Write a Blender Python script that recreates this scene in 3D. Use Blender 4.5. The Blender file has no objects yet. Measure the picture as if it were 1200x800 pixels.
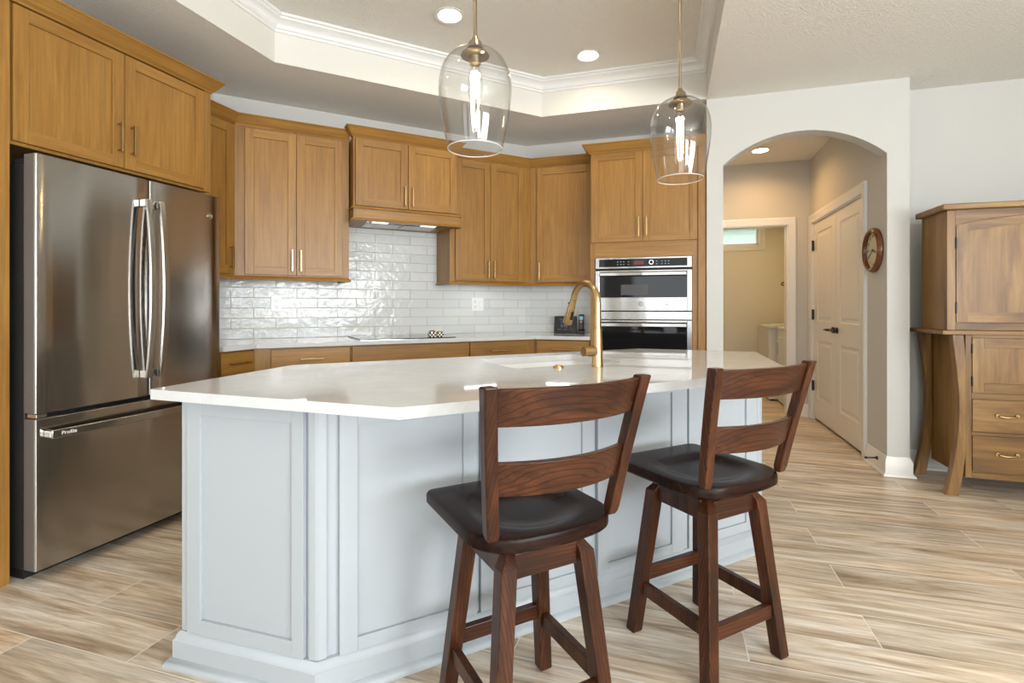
import bpy, bmesh, math, random
from mathutils import Vector, Matrix
R = math.radians
S2 = math.sqrt(2)
random.seed(4)
SC = bpy.context.scene
COL = SC.collection

# ------------------------------------------------------------------ camera, world, light, exposure
cam_d = bpy.data.cameras.new('camera')
cam_d.sensor_width = 36.0
cam_d.lens = 18.0
cam_d.shift_y = -(400 - 360.3) / 1200.0
cam_d.clip_start = 0.05
cam = bpy.data.objects.new('camera', cam_d)
cam.location = (0, 0, 1.162)
cam.rotation_euler = (R(90), 0, R(16.94))
COL.objects.link(cam)
SC.camera = cam

SC.view_settings.view_transform = 'Standard'
SC.view_settings.look = 'None'
SC.view_settings.exposure = 0.22
SC.view_settings.gamma = 1.0
SC.view_settings.use_curve_mapping = False

world = bpy.data.worlds.new('daylight')
SC.world = world
world.use_nodes = True
bgn = world.node_tree.nodes['Background']
bgn.inputs[0].default_value = (0.88, 0.95, 1.0, 1)
bgn.inputs[1].default_value = 2.2


def area(name, loc, rot, sx, sy, power, col):
    l = bpy.data.lights.new(name, 'AREA')
    l.shape = 'RECTANGLE'
    l.size, l.size_y = sx, sy
    l.energy = power
    l.color = col
    o = bpy.data.objects.new(name, l)
    o.location = loc
    o.rotation_euler = rot
    COL.objects.link(o)
    return o


DAY = (0.93, 0.97, 1.0)
# daylight standing in the openings of the windows behind and beside the camera
UP = 130   # tilted upward: aim chosen to brighten the ceiling, standing in for ground bounce
area('daylight_patio_door', (0.4, -3.45, 1.2), (R(UP), 0, 0), 2.3, 2.0, 30, DAY)
area('daylight_left_window', (-2.0, -3.45, 1.55), (R(UP), 0, 0), 1.1, 1.3, 6, DAY)
area('daylight_right_window', (2.9, -3.45, 1.45), (R(UP), 0, 0), 1.5, 1.6, 92, DAY)
area('daylight_side_window', (4.05, -1.5, 1.45), (R(UP), 0, R(90)), 2.8, 1.6, 290, DAY)

LAMP = dict(can=18.0, pendant=34.0, strip=3.2, hall=45.0, hood=1.0)

# ------------------------------------------------------------------ helpers
class MB:
    """collects shapes and links them as one mesh object"""
    def __init__(s, M=None):
        s.v, s.f, s.m = [], [], []
        s.M = M or Matrix.Identity(4)

    def add(s, vs, fs, mi=0):
        b = len(s.v)
        s.v += [s.M @ Vector(p) for p in vs]
        s.f += [[b + i for i in f] for f in fs]
        s.m += [mi] * len(fs)
        return s

    def box(s, x0, x1, y0, y1, z0, z1, mi=0):
        vs = [(x, y, z) for z in (z0, z1) for y in (y0, y1) for x in (x0, x1)]
        return s.add(vs, [(0, 2, 3, 1), (4, 5, 7, 6), (0, 1, 5, 4), (2, 6, 7, 3), (0, 4, 6, 2), (1, 3, 7, 5)], mi)

    def prism(s, poly, z0, z1, mi=0):
        n = len(poly)
        vs = [(p[0], p[1], z0) for p in poly] + [(p[0], p[1], z1) for p in poly]
        fs = [list(range(n))[::-1], list(range(n, 2 * n))] + [(i, (i + 1) % n, n + (i + 1) % n, n + i) for i in range(n)]
        return s.add(vs, fs, mi)

    def prism_y(s, poly, y0, y1, mi=0):
        """polygon given as (x, z), extruded along y"""
        n = len(poly)
        vs = [(p[0], y0, p[1]) for p in poly] + [(p[0], y1, p[1]) for p in poly]
        fs = [list(range(n)), list(range(n, 2 * n))[::-1]] + [(i, n + i, n + (i + 1) % n, (i + 1) % n) for i in range(n)]
        return s.add(vs, fs, mi)

    def prism_x(s, poly, x0, x1, mi=0):
        """polygon given as (y, z), extruded along x"""
        n = len(poly)
        vs = [(x0, p[0], p[1]) for p in poly] + [(x1, p[0], p[1]) for p in poly]
        fs = [list(range(n))[::-1], list(range(n, 2 * n))] + [(i, (i + 1) % n, n + (i + 1) % n, n + i) for i in range(n)]
        return s.add(vs, fs, mi)

    def rings(s, rings, mi=0, caps=True, closed=False):
        n = len(rings[0])
        vs = [p for r in rings for p in r]
        fs = []
        k = len(rings)
        for a in range(k if closed else k - 1):
            b = (a + 1) % k
            for i in range(n):
                j = (i + 1) % n
                fs.append((a * n + i, a * n + j, b * n + j, b * n + i))
        if caps and not closed:
            fs.append(list(range(n))[::-1])
            fs.append([(k - 1) * n + i for i in range(n)])
        return s.add(vs, fs, mi)

    def tube(s, pts, r, n=12, mi=0, closed=False, rect=None, up=None):
        pts = [Vector(p) for p in pts]
        k = len(pts)
        rings = []
        prev = None
        for i, p in enumerate(pts):
            if closed:
                t = pts[(i + 1) % k] - pts[i - 1]
            else:
                t = pts[min(i + 1, k - 1)] - pts[max(i - 1, 0)]
            t.normalize()
            if up is not None:
                a = Vector(up)
            elif prev is not None:
                a = prev
            else:
                a = Vector((0, 0, 1)) if abs(t.z) < 0.9 else Vector((1, 0, 0))
            a = (a - t * a.dot(t)).normalized()
            prev = a
            b = t.cross(a)
            if rect:
                w, h = rect
                ring = [p + a * (w * q) + b * (h * e) for q, e in ((.5, .5), (-.5, .5), (-.5, -.5), (.5, -.5))]
            else:
                rr = r[i] if isinstance(r, (list, tuple)) else r
                ring = [p + (a * math.cos(2 * math.pi * j / n) + b * math.sin(2 * math.pi * j / n)) * rr for j in range(n)]
            rings.append(ring)
        return s.rings(rings, mi, True, closed)

    def cyl(s, p0, p1, r, n=20, mi=0):
        return s.tube([p0, p1], r, n, mi)

    def lathe(s, prof, c=(0, 0), n=32, mi=0, closed=False):
        """profile of (r, z) about a vertical axis at c"""
        rings = [[(c[0] + r * math.cos(2 * math.pi * j / n), c[1] + r * math.sin(2 * math.pi * j / n), z) for j in range(n)] for r, z in prof]
        return s.rings(rings, mi, not closed, closed)

    def sweep(s, path, prof, closed=False, segs=None, z=0.0, mi=0):
        """mitred moulding: prof is a closed outline of (out, height); out is to the right of the path"""
        P = [Vector((p[0], p[1])) for p in path]
        k = len(P)
        nseg = k if closed else k - 1
        d = [(P[(i + 1) % k] - P[i]).normalized() for i in range(nseg)]
        nr = [Vector((v.y, -v.x)) for v in d]
        rings = []
        for i in range(k):
            if closed:
                a, b = nr[i - 1], nr[i]
            else:
                a, b = nr[max(i - 1, 0)], nr[min(i, nseg - 1)]
            m = (a + b) / (1 + a.dot(b))
            rings.append([(P[i].x + m.x * o, P[i].y + m.y * o, z + h) for o, h in prof])
        if closed:
            return s.rings(rings, mi, False, True)
        if segs is None:
            return s.rings(rings, mi, True)
        for i in segs:
            s.rings([rings[i], rings[i + 1]], mi, True)
        return s

    def build(s, name, mats, parent=None, off=None, bevel=0.0, smooth=False, bseg=2):
        me = bpy.data.meshes.new(name)
        off = Vector(off) if off is not None else Vector((0, 0, 0))
        bm = bmesh.new()
        vs = [bm.verts.new(v - off) for v in s.v]
        for f, mi in zip(s.f, s.m):
            try:
                fc = bm.faces.new([vs[i] for i in f])
                fc.material_index = mi
            except ValueError:
                pass
        bmesh.ops.recalc_face_normals(bm, faces=bm.faces)
        bm.to_mesh(me)
        bm.free()
        if not isinstance(mats, (list, tuple)):
            mats = [mats]
        for m in mats:
            me.materials.append(m)
        if smooth:
            me.shade_smooth()
            me.set_sharp_from_angle(angle=R(38))
        o = bpy.data.objects.new(name, me)
        COL.objects.link(o)
        if parent is not None:
            o.parent = parent
        if bevel:
            b = o.modifiers.new('bevel', 'BEVEL')
            b.width = bevel
            b.segments = bseg
            b.limit_method = 'ANGLE'
            b.angle_limit = R(40)
        return o


def tag(o, label=None, cat=None, group=None, kind=None):
    if label:
        o['label'] = label
    if cat:
        o['category'] = cat
    if group:
        o['group'] = group
    if kind:
        o['kind'] = kind
    return o


# planes of the room: the diagonal wall lies on (x - y)/sqrt2 = KB, the oven wall on y = YR, the fridge wall on x = XL
KB, YR, XL = -4.36, 4.83, -3.2
W = ((0.0, 0.0), 0.0)
FB = ((KB / S2, -KB / S2), R(45))      # local x runs along the diagonal wall, -y into the room
FR = ((0.0, YR), 0.0)
FL = ((XL, 0.0), R(90))


class Thing:
    def __init__(s, name, label, cat, frame, base, group=None):
        s.base = Vector(base)
        s.o = bpy.data.objects.new(name, None)
        s.o.empty_display_size = 0.1
        (ox, oy), a = frame
        rot = Matrix.Rotation(a, 4, 'Z')
        s.o.location = Vector((ox, oy, 0)) + rot @ s.base
        s.o.rotation_euler = (0, 0, a)
        COL.objects.link(s.o)
        tag(s.o, label, cat, group)

    def part(s, name, mb, mats, parent=None, bevel=0.0, smooth=False, label=None, bseg=2):
        o = mb.build(name, mats, parent or s.o, s.base, bevel, smooth, bseg)
        if label:
            o['label'] = label
        return o


def copy_tree(o, parent=None):
    c = o.copy()
    COL.objects.link(c)
    if parent is not None:
        c.parent = parent
    for ch in list(o.children):
        copy_tree(ch, c)
    return c


def structure(name, mb, mats, label, bevel=0.0, smooth=False, cat='room'):
    o = mb.build(name, mats, None, None, bevel, smooth)
    return tag(o, label, cat, None, 'structure')


def fill_holes(outer, holes):
    """flat polygon with holes -> triangles; returns verts2d, faces"""
    bm = bmesh.new()
    for loop in [outer] + holes:
        vs = [bm.verts.new((p[0], p[1], 0)) for p in loop]
        for i in range(len(vs)):
            bm.edges.new((vs[i], vs[(i + 1) % len(vs)]))
    bmesh.ops.triangle_fill(bm, use_beauty=True, use_dissolve=False, edges=bm.edges[:], normal=(0, 0, 1))
    bm.verts.index_update()
    vs = [(v.co.x, v.co.y) for v in bm.verts]
    fs = [[v.index for v in f.verts] for f in bm.faces]
    bm.free()
    return vs, fs


def plate(mb, outer, holes, z0, z1, mi=0):
    vs, fs = fill_holes(outer, holes)
    mb.add([(x, y, z1) for x, y in vs], fs, mi)
    if z0 is not None:
        mb.add([(x, y, z0) for x, y in vs], fs, mi)
        for loop in [outer] + holes:
            n = len(loop)
            mb.add([(p[0], p[1], z0) for p in loop] + [(p[0], p[1], z1) for p in loop],
                   [(i, (i + 1) % n, n + (i + 1) % n, n + i) for i in range(n)], mi)
    return mb


def circle(cx, cy, r, n=32):
    return [(cx + r * math.cos(2 * math.pi * i / n), cy + r * math.sin(2 * math.pi * i / n)) for i in range(n)]


def text_mesh(body, size, extrude=0.0004):
    c = bpy.data.curves.new('lettering', 'FONT')
    c.body = body
    c.size = size
    c.align_x = 'CENTER'
    c.align_y = 'CENTER'
    c.extrude = extrude
    o = bpy.data.objects.new('lettering', c)
    COL.objects.link(o)
    bpy.context.view_layer.update()
    dg = bpy.context.evaluated_depsgraph_get()
    me = o.evaluated_get(dg).to_mesh()
    vs = [v.co.copy() for v in me.vertices]
    fs = [list(p.vertices) for p in me.polygons]
    o.evaluated_get(dg).to_mesh_clear()
    bpy.data.objects.remove(o)
    bpy.data.curves.remove(c)
    return vs, fs


# ------------------------------------------------------------------ materials
def mat(name, col=(.8, .8, .8), rough=.5, metal=0.0, spec=.5, coat=0.0):
    m = bpy.data.materials.new(name)
    m.use_nodes = True
    b = m.node_tree.nodes['Principled BSDF']
    b.inputs['Base Color'].default_value = (*col, 1)
    b.inputs['Roughness'].default_value = rough
    b.inputs['Metallic'].default_value = metal
    b.inputs['Specular IOR Level'].default_value = spec
    b.inputs['Coat Weight'].default_value = coat
    b.inputs['Coat Roughness'].default_value = .08
    return m


class N:
    """small node builder on one material"""
    def __init__(s, m):
        s.m = m
        s.t = m.node_tree
        s.b = s.t.nodes['Principled BSDF']

    def n(s, kind, **kw):
        x = s.t.nodes.new(kind)
        for k, v in kw.items():
            if k in x.inputs:
                x.inputs[k].default_value = v
            else:
                setattr(x, k, v)
        return x

    def l(s, a, b):
        s.t.links.new(a, b)

    def ramp(s, src, stops):
        r = s.n('ShaderNodeValToRGB')
        e = r.color_ramp.elements
        while len(e) < len(stops):
            e.new(0.5)
        for k, (p, c) in enumerate(stops):
            e[k].position = p
            e[k].color = (*c, 1)
        s.l(src, r.inputs[0])
        return r.outputs[0]

    def mixc(s, f, a, b, mode='MIX'):
        x = s.n('ShaderNodeMix', data_type='RGBA', blend_type=mode)
        for src, i in ((f, 0), (a, 6), (b, 7)):
            if hasattr(src, 'links'):
                s.l(src, x.inputs[i])
            elif i == 0:
                x.inputs[0].default_value = src
            else:
                x.inputs[i].default_value = (*src, 1)
        return x.outputs[2]

    def bump(s, h, strength, dist=.001):
        x = s.n('ShaderNodeBump')
        x.inputs['Strength'].default_value = strength
        x.inputs['Distance'].default_value = dist
        s.l(h, x.inputs['Height'])
        s.l(x.outputs[0], s.b.inputs['Normal'])


def coords(g, scale, rand=True):
    tc = g.n('ShaderNodeTexCoord')
    src = tc.outputs['Object']
    if rand:
        oi = g.n('ShaderNodeObjectInfo')
        mu = g.n('ShaderNodeVectorMath', operation='MULTIPLY')
        mu.inputs[1].default_value = (37.0, 19.0, 53.0)
        g.l(oi.outputs['Random'], mu.inputs[0])
        ad = g.n('ShaderNodeVectorMath', operation='ADD')
        g.l(src, ad.inputs[0])
        g.l(mu.outputs[0], ad.inputs[1])
        src = ad.outputs[0]
    mp = g.n('ShaderNodeMapping')
    mp.inputs['Scale'].default_value = scale
    g.l(src, mp.inputs[0])
    return mp.outputs[0]


def wood(name, dark, mid, light, axis='z', rough=.38, k=1.0, grain=.25, streak=None, tint=.12):
    m = mat(name, mid, rough)
    g = N(m)
    ix = 'xyz'.index(axis)
    sc = [9 * k] * 3
    sc[ix] = 1.3 * k
    sf = [75 * k] * 3
    sf[ix] = 3.0 * k
    n1 = g.n('ShaderNodeTexNoise', Scale=1.0, Detail=5.0, Roughness=.6, Distortion=1.1)
    g.l(coords(g, sc), n1.inputs['Vector'])
    n2 = g.n('ShaderNodeTexNoise', Scale=1.0, Detail=4.0, Roughness=.6, Distortion=.3)
    g.l(coords(g, sf), n2.inputs['Vector'])
    c = g.ramp(n1.outputs[0], [(.30, dark), (.5, mid), (.72, light)])
    f = g.ramp(n2.outputs[0], [(.35, (1 - grain,) * 3), (.62, (1.0,) * 3)])
    c = g.mixc(1.0, c, f, 'MULTIPLY')
    if streak:
        ss = [16 * k] * 3
        ss[ix] = 1.6 * k
        ss[ix] = 2.6 * k
        w = g.n('ShaderNodeTexWave', Scale=1.0, Distortion=5.5, Detail=2.5)
        w.inputs['Detail Scale'].default_value = .55
        w.bands_direction = 'DIAGONAL'
        g.l(coords(g, [q * 3.2 if i != ix else q for i, q in enumerate(ss)]), w.inputs['Vector'])
        sf_ = g.ramp(w.outputs['Fac'], [(.0, (.85, .85, .85)), (.22, (0, 0, 0))])
        c = g.mixc(sf_, c, streak)
    oi = g.n('ShaderNodeObjectInfo')
    t = g.ramp(oi.outputs['Random'], [(0, (1 - tint,) * 3), (1, (1 + tint * .3,) * 3)])
    c = g.mixc(1.0, c, t, 'MULTIPLY')
    g.l(c, g.b.inputs['Base Color'])
    g.bump(n2.outputs[0], .06, .0006)
    return m


MAPLE = ((.315, .148, .029), (.365, .180, .037), (.405, .211, .048))
M_wood = wood('maple_stain_vertical', *MAPLE, axis='z')
M_woodh = wood('maple_stain_horizontal', *MAPLE, axis='x')
WD = [M_wood, M_woodh]
OAK = ((.030, .010, .005), (.078, .024, .009), (.130, .044, .016))
M_stool = wood('dark_oak_upright', *OAK, axis='z', rough=.30, k=1.2, grain=.45, streak=(.012, .006, .004), tint=.05)
M_stoolx = wood('dark_oak_across', *OAK, axis='x', rough=.30, k=1.0, grain=.40, streak=(.014, .007, .005), tint=.05)
M_seat = wood('dark_oak_seat', (.012, .005, .004), (.026, .011, .007), (.046, .020, .011), axis='x', rough=.27, k=1.0, grain=.65, tint=.05)
M_seat.node_tree.nodes['Principled BSDF'].inputs['Specular IOR Level'].default_value = .10
for m_ in (M_stool, M_stoolx):
    m_.node_tree.nodes['Principled BSDF'].inputs['Specular IOR Level'].default_value = .28
ALD = ((.11, .048, .012), (.255, .128, .030), (.38, .215, .065))
M_arm = wood('rustic_maple_upright', *ALD, axis='z', rough=.4, k=.8, grain=.25, tint=.05)
M_armh = wood('rustic_maple_across', *ALD, axis='x', rough=.4, k=.8, grain=.25, tint=.05)

M_gold = mat('brushed_brass', (.50, .355, .175), .27, 1.0)
M_brassd = mat('satin_bronze_brass', (.40, .34, .25), .28, 1.0)
M_black = mat('black_metal', (.012, .012, .013), .35)
M_dark = mat('charcoal_case', (.02, .021, .022), .45)
M_gap = mat('shadow_gap_black', (.008, .008, .008), .7)
M_white = mat('white_trim_paint', (.80, .80, .78), .35)
M_plastic = mat('white_plastic', (.80, .81, .80), .3)
M_porc = mat('white_sink_composite', (.82, .82, .80), .18)
M_island = mat('pale_grey_blue_paint', (.425, .465, .50), .38)
M_glassblk = mat('black_oven_glass', (.008, .008, .009), .04, 0, .28)
M_cooktop = mat('black_ceramic_glass', (.012, .013, .014), .03, 0, .7)
M_chrome = mat('polished_steel', (.72, .72, .71), .12, 1.0)
M_appl = mat('white_appliance_enamel', (.72, .72, .70), .3)
M_rubber = mat('black_rubber', (.015, .015, .015), .6)


def steel(name, col, rough, an):
    m = mat(name, col, rough, 1.0)
    b = m.node_tree.nodes['Principled BSDF']
    b.inputs['Anisotropic'].default_value = .85
    b.inputs['Anisotropic Rotation'].default_value = .25
    g = N(m)
    n1 = g.n('ShaderNodeTexNoise', Scale=1.0, Detail=2.0)
    sc = [260, 260, 260]
    sc['xyz'.index(an)] = 2.0
    g.l(coords(g, sc, False), n1.inputs['Vector'])
    c = g.ramp(n1.outputs[0], [(.3, tuple(x * .97 for x in col)), (.7, tuple(x * 1.02 for x in col))])
    n2 = g.n('ShaderNodeTexNoise', Scale=1.0, Detail=1.0)
    g.l(coords(g, (5.5, 5.5, .35), False), n2.inputs['Vector'])
    g.bump(n2.outputs[0], .5, .006)
    g.l(c, g.b.inputs['Base Color'])
    return m


M_steel = steel('brushed_stainless', (.43, .41, .385), .14, 'x')
M_steelh = steel('brushed_stainless_light', (.42, .41, .395), .18, 'x')


def emis(name, col, strength):
    m = bpy.data.materials.new(name)
    m.use_nodes = True
    t = m.node_tree
    t.nodes.remove(t.nodes['Principled BSDF'])
    e = t.nodes.new('ShaderNodeEmission')
    e.inputs[0].default_value = (*col, 1)
    e.inputs[1].default_value = strength
    t.links.new(e.outputs[0], t.nodes['Material Output'].inputs[0])
    return m


E_can = emis('warm_ceiling_lamp', (1, .80, .52), LAMP['can'] * 6)
E_hall = emis('warm_hall_lamp', (1, .57, .21), LAMP['hall'] * 6)
E_fil = emis('glowing_filament', (1, .70, .38), LAMP['pendant'] * 3)
E_strip = emis('cool_led_strip', (.92, .97, 1.0), LAMP['strip'] * 3)
E_hood = emis('hood_lamp_lens', (.95, 1.0, 1.0), LAMP['hood'])
E_lcd = emis('blue_lcd', (.35, .62, .75), .55)
E_dig = emis('dim_clock_digits', (.45, .55, .75), .30)
E_red = emis('dim_oven_display', (.55, .22, .20), .35)


def thin_glass(name, tint, ior=1.45, edge=.0):
    m = bpy.data.materials.new(name)
    m.use_nodes = True
    t = m.node_tree
    t.nodes.remove(t.nodes['Principled BSDF'])
    tr = t.nodes.new('ShaderNodeBsdfTransparent')
    tr.inputs[0].default_value = (*tint, 1)
    gl = t.nodes.new('ShaderNodeBsdfGlossy')
    gl.inputs['Roughness'].default_value = .01
    fr = t.nodes.new('ShaderNodeFresnel')
    # one thin sheet: both faces reflect alike
    geo = t.nodes.new('ShaderNodeNewGeometry')
    mr = t.nodes.new('ShaderNodeMapRange')
    mr.inputs['To Min'].default_value = ior
    mr.inputs['To Max'].default_value = 1 / ior
    t.links.new(geo.outputs['Backfacing'], mr.inputs['Value'])
    t.links.new(mr.outputs[0], fr.inputs[0])
    mx = t.nodes.new('ShaderNodeMixShader')
    t.links.new(fr.outputs[0], mx.inputs[0])
    t.links.new(tr.outputs[0], mx.inputs[1])
    t.links.new(gl.outputs[0], mx.inputs[2])
    t.links.new(mx.outputs[0], t.nodes['Material Output'].inputs[0])
    return m


M_glass = thin_glass('clear_lamp_glass', (.965, .965, .96), 1.5)
M_rimg = mat('painted_glint_edge', (.85, .86, .86), .12, 0, .8)  # pale colour paints the light caught by the glass edge
M_rimg.node_tree.nodes['Principled BSDF'].inputs['Alpha'].default_value = .6
M_pane = thin_glass('window_glass', (.97, .985, .98), 1.45)


def paint(name, col, bump=.0, scale=90, rough=.65):
    m = mat(name, col, rough, 0, .3)
    g = N(m)
    n1 = g.n('ShaderNodeTexNoise', Scale=scale, Detail=3.0, Roughness=.55, Distortion=.4)
    g.l(coords(g, (1, 1, 1), False), n1.inputs['Vector'])
    c = g.ramp(n1.outputs[0], [(.3, tuple(x * .985 for x in col)), (.7, col)])
    g.l(c, g.b.inputs['Base Color'])
    if bump:
        h = g.ramp(n1.outputs[0], [(.42, (0, 0, 0)), (.62, (1, 1, 1))])
        g.bump(h, bump, .002 if bump < .5 else .004)
    return m


M_wall = paint('warm_white_wall_paint', (.585, .58, .55), .08, 160)
M_ceil = paint('textured_ceiling', (.88, .855, .79), .85, 85)
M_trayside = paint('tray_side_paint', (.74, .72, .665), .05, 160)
M_laundry = paint('laundry_wall_paint', (.74, .71, .62), .08, 160)


def quartz():
    m = mat('white_quartz', (.82, .81, .79), .045)
    g = N(m)
    v = coords(g, (1, 1, 1), False)
    n1 = g.n('ShaderNodeTexNoise', Scale=2.2, Detail=8.0, Roughness=.62, Distortion=1.6)
    g.l(v, n1.inputs['Vector'])
    vein = g.ramp(n1.outputs[0], [(.485, (0, 0, 0)), (.50, (1, 1, 1)), (.515, (0, 0, 0))])
    n2 = g.n('ShaderNodeTexNoise', Scale=14, Detail=4.0)
    g.l(v, n2.inputs['Vector'])
    base = g.ramp(n2.outputs[0], [(.3, (.60, .615, .63)), (.7, (.645, .66, .675))])
    f = g.n('ShaderNodeMath', operation='MULTIPLY')
    f.inputs[1].default_value = .22
    g.l(vein, f.inputs[0])
    c = g.mixc(f.outputs[0], base, (.55, .52, .49))
    g.l(c, g.b.inputs['Base Color'])
    return m


M_quartz = quartz()


def tile():
    m = mat('glossy_white_tile', (.8, .8, .8), .07, 0, .25)
    g = N(m)
    tc = g.n('ShaderNodeTexCoord')
    sp = g.n('ShaderNodeSeparateXYZ')
    g.l(tc.outputs['Object'], sp.inputs[0])
    cb = g.n('ShaderNodeCombineXYZ')
    ax = g.n('ShaderNodeMath', operation='ADD')
    ax.inputs[1].default_value = -.25
    az = g.n('ShaderNodeMath', operation='ADD')
    az.inputs[1].default_value = -.925
    g.l(sp.outputs[0], ax.inputs[0])
    g.l(sp.outputs[2], az.inputs[0])
    g.l(ax.outputs[0], cb.inputs[0])
    g.l(az.outputs[0], cb.inputs[1])
    br = g.n('ShaderNodeTexBrick', Scale=1.0)
    br.inputs['Color1'].default_value = (0, 0, 0, 1)
    br.inputs['Color2'].default_value = (1, 1, 1, 1)
    br.inputs['Mortar'].default_value = (.5, .5, .5, 1)
    br.inputs['Mortar Size'].default_value = .0028
    br.inputs['Mortar Smooth'].default_value = .15
    br.inputs['Brick Width'].default_value = .3045
    br.inputs['Row Height'].default_value = .078
    br.offset = .5
    g.l(cb.outputs[0], br.inputs['Vector'])
    rnd = br.outputs['Color']
    body = g.ramp(rnd, [(0, (.62, .645, .645)), (1, (.69, .705, .70))])
    c = g.mixc(br.outputs['Fac'], body, (.52, .475, .40))
    g.l(c, g.b.inputs['Base Color'])
    rr = g.ramp(br.outputs['Fac'], [(0, (.05,) * 3), (1, (.7,) * 3)])
    g.l(rr, g.b.inputs['Roughness'])
    # uneven hand-made surface: every tile bulges its own way
    of = g.n('ShaderNodeVectorMath', operation='MULTIPLY')
    of.inputs[1].default_value = (13, 29, 7)
    g.l(rnd, of.inputs[0])
    ad = g.n('ShaderNodeVectorMath', operation='ADD')
    g.l(tc.outputs['Object'], ad.inputs[0])
    g.l(of.outputs[0], ad.inputs[1])
    n1 = g.n('ShaderNodeTexNoise', Scale=17.0, Detail=2.0, Roughness=.5, Distortion=.5)
    g.l(ad.outputs[0], n1.inputs['Vector'])
    hm = g.n('ShaderNodeMath', operation='MULTIPLY_ADD')
    g.l(br.outputs['Fac'], hm.inputs[0])
    hm.inputs[1].default_value = -.35
    g.l(n1.outputs[0], hm.inputs[2])
    g.bump(hm.outputs[0], .6, .006)
    return m


M_tile = tile()


def floor_mat():
    m = mat('wood_look_plank_tile', (.6, .5, .4), .33)
    g = N(m)
    tc = g.n('ShaderNodeTexCoord')
    mp = g.n('ShaderNodeMapping')
    mp.inputs['Location'].default_value = (.50, -1.436 + 2.0, 0)
    g.l(tc.outputs['Object'], mp.inputs[0])
    br = g.n('ShaderNodeTexBrick', Scale=1.0)
    br.inputs['Color1'].default_value = (0, 0, 0, 1)
    br.inputs['Color2'].default_value = (1, 1, 1, 1)
    br.inputs['Mortar'].default_value = (.5, .5, .5, 1)
    br.inputs['Mortar Size'].default_value = .0019
    br.inputs['Mortar Smooth'].default_value = .1
    br.inputs['Brick Width'].default_value = 1.2
    br.inputs['Row Height'].default_value = .2
    br.offset = .37
    br.offset_frequency = 2
    g.l(mp.outputs[0], br.inputs['Vector'])
    rnd = br.outputs['Color']
    of = g.n('ShaderNodeVectorMath', operation='MULTIPLY')
    of.inputs[1].default_value = (41, 17, 23)
    g.l(rnd, of.inputs[0])
    ad = g.n('ShaderNodeVectorMath', operation='ADD')
    g.l(tc.outputs['Object'], ad.inputs[0])
    g.l(of.outputs[0], ad.inputs[1])

    def nz(scale, det, dis):
        q = g.n('ShaderNodeMapping')
        q.inputs['Scale'].default_value = scale
        g.l(ad.outputs[0], q.inputs[0])
        n = g.n('ShaderNodeTexNoise', Scale=1.0, Detail=det, Roughness=.62, Distortion=dis)
        g.l(q.outputs[0], n.inputs['Vector'])
        return n.outputs[0]
    a = nz((1.1, 11, 1), 5.0, 1.4)
    b = nz((4.0, 70, 1), 4.0, .6)
    c3 = nz((.7, 3.0, 1), 3.0, .5)
    col = g.ramp(a, [(.28, (.33, .24, .155)), (.40, (.54, .435, .315)), (.52, (.74, .65, .53)), (.68, (.90, .85, .76))])
    fine = g.ramp(b, [(.34, (.70, .68, .66)), (.58, (1.0, 1.0, 1.0))])
    col = g.mixc(1.0, col, fine, 'MULTIPLY')
    gr = g.ramp(c3, [(.35, (.86, .87, .90)), (.65, (1.05, 1.0, .95))])
    col = g.mixc(1.0, col, gr, 'MULTIPLY')
    t = g.ramp(rnd, [(0, (.85, .84, .83)), (1, (1.10, 1.08, 1.06))])
    col = g.mixc(1.0, col, t, 'MULTIPLY')
    col = g.mixc(br.outputs['Fac'], col, (.78, .745, .69))
    g.l(col, g.b.inputs['Base Color'])
    hm = g.n('ShaderNodeMath', operation='MULTIPLY_ADD')
    g.l(br.outputs['Fac'], hm.inputs[0])
    hm.inputs[1].default_value = -.6
    g.l(b, hm.inputs[2])
    g.bump(hm.outputs[0], .10, .0015)
    return m


M_floor = floor_mat()

# ------------------------------------------------------------------ the room
ZC = 2.74            # main ceiling
ZT = 3.03            # tray ceiling
XMIN, XMAX, YMIN, YMAX = -3.2, 4.2, -3.6, 8.0
YW = 4.40            # wall behind the armoire
YA = 4.15            # front of the arch wall
BLC = (XL, XL - KB * S2)          # corner fridge wall / diagonal wall
BRC = (YR + KB * S2, YR)          # corner diagonal wall / oven wall

structure('floor', plate(MB(), [(XMIN - .1, YMIN - .1), (XMAX + .1, YMIN - .1), (XMAX + .1, YMAX + .15), (XMIN - .1, YMAX + .15)], [], -.05, 0),
          M_floor, 'light oak look plank tile floor running through kitchen and hall', cat='floor')

TRAY = [(-2.42, -.35), (-2.42, 2.705), (-1.0, 4.125), (.28, 4.125), (.28, -.35)]
mb = plate(MB(), [(XMIN - .1, YMIN - .1), (XMAX + .1, YMIN - .1), (XMAX + .1, YMAX + .15), (XMIN - .1, YMAX + .15)],
           [TRAY, circle(.887, 5.64, .075), circle(.95, 6.95, .075)], None, ZC)
structure('ceiling', mb, M_ceil, 'textured pale ceiling with a lowered border around the raised tray', cat='ceiling')
LAUNDRY_FILL = (.95, 6.95)  # unseen lamp, added to brighten and warm the laundry
CANS = [(-1.335, 3.016), (-.567, 3.795), (-1.335, .9), (-.3, 1.6)]  # last two are out of view, added for more light
mb = MB()
plate(mb, TRAY, [circle(x, y, .075) for x, y in CANS], None, ZT)
structure('ceiling_tray', mb, M_ceil, 'raised tray ceiling above the island with round lamps', cat='ceiling')
mb = MB()
n = len(TRAY)
mb.add([(p[0], p[1], ZC) for p in TRAY] + [(p[0], p[1], ZT) for p in TRAY], [(i, (i + 1) % n, n + (i + 1) % n, n + i) for i in range(n)])
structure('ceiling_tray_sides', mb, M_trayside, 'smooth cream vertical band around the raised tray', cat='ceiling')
mb = MB()
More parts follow.
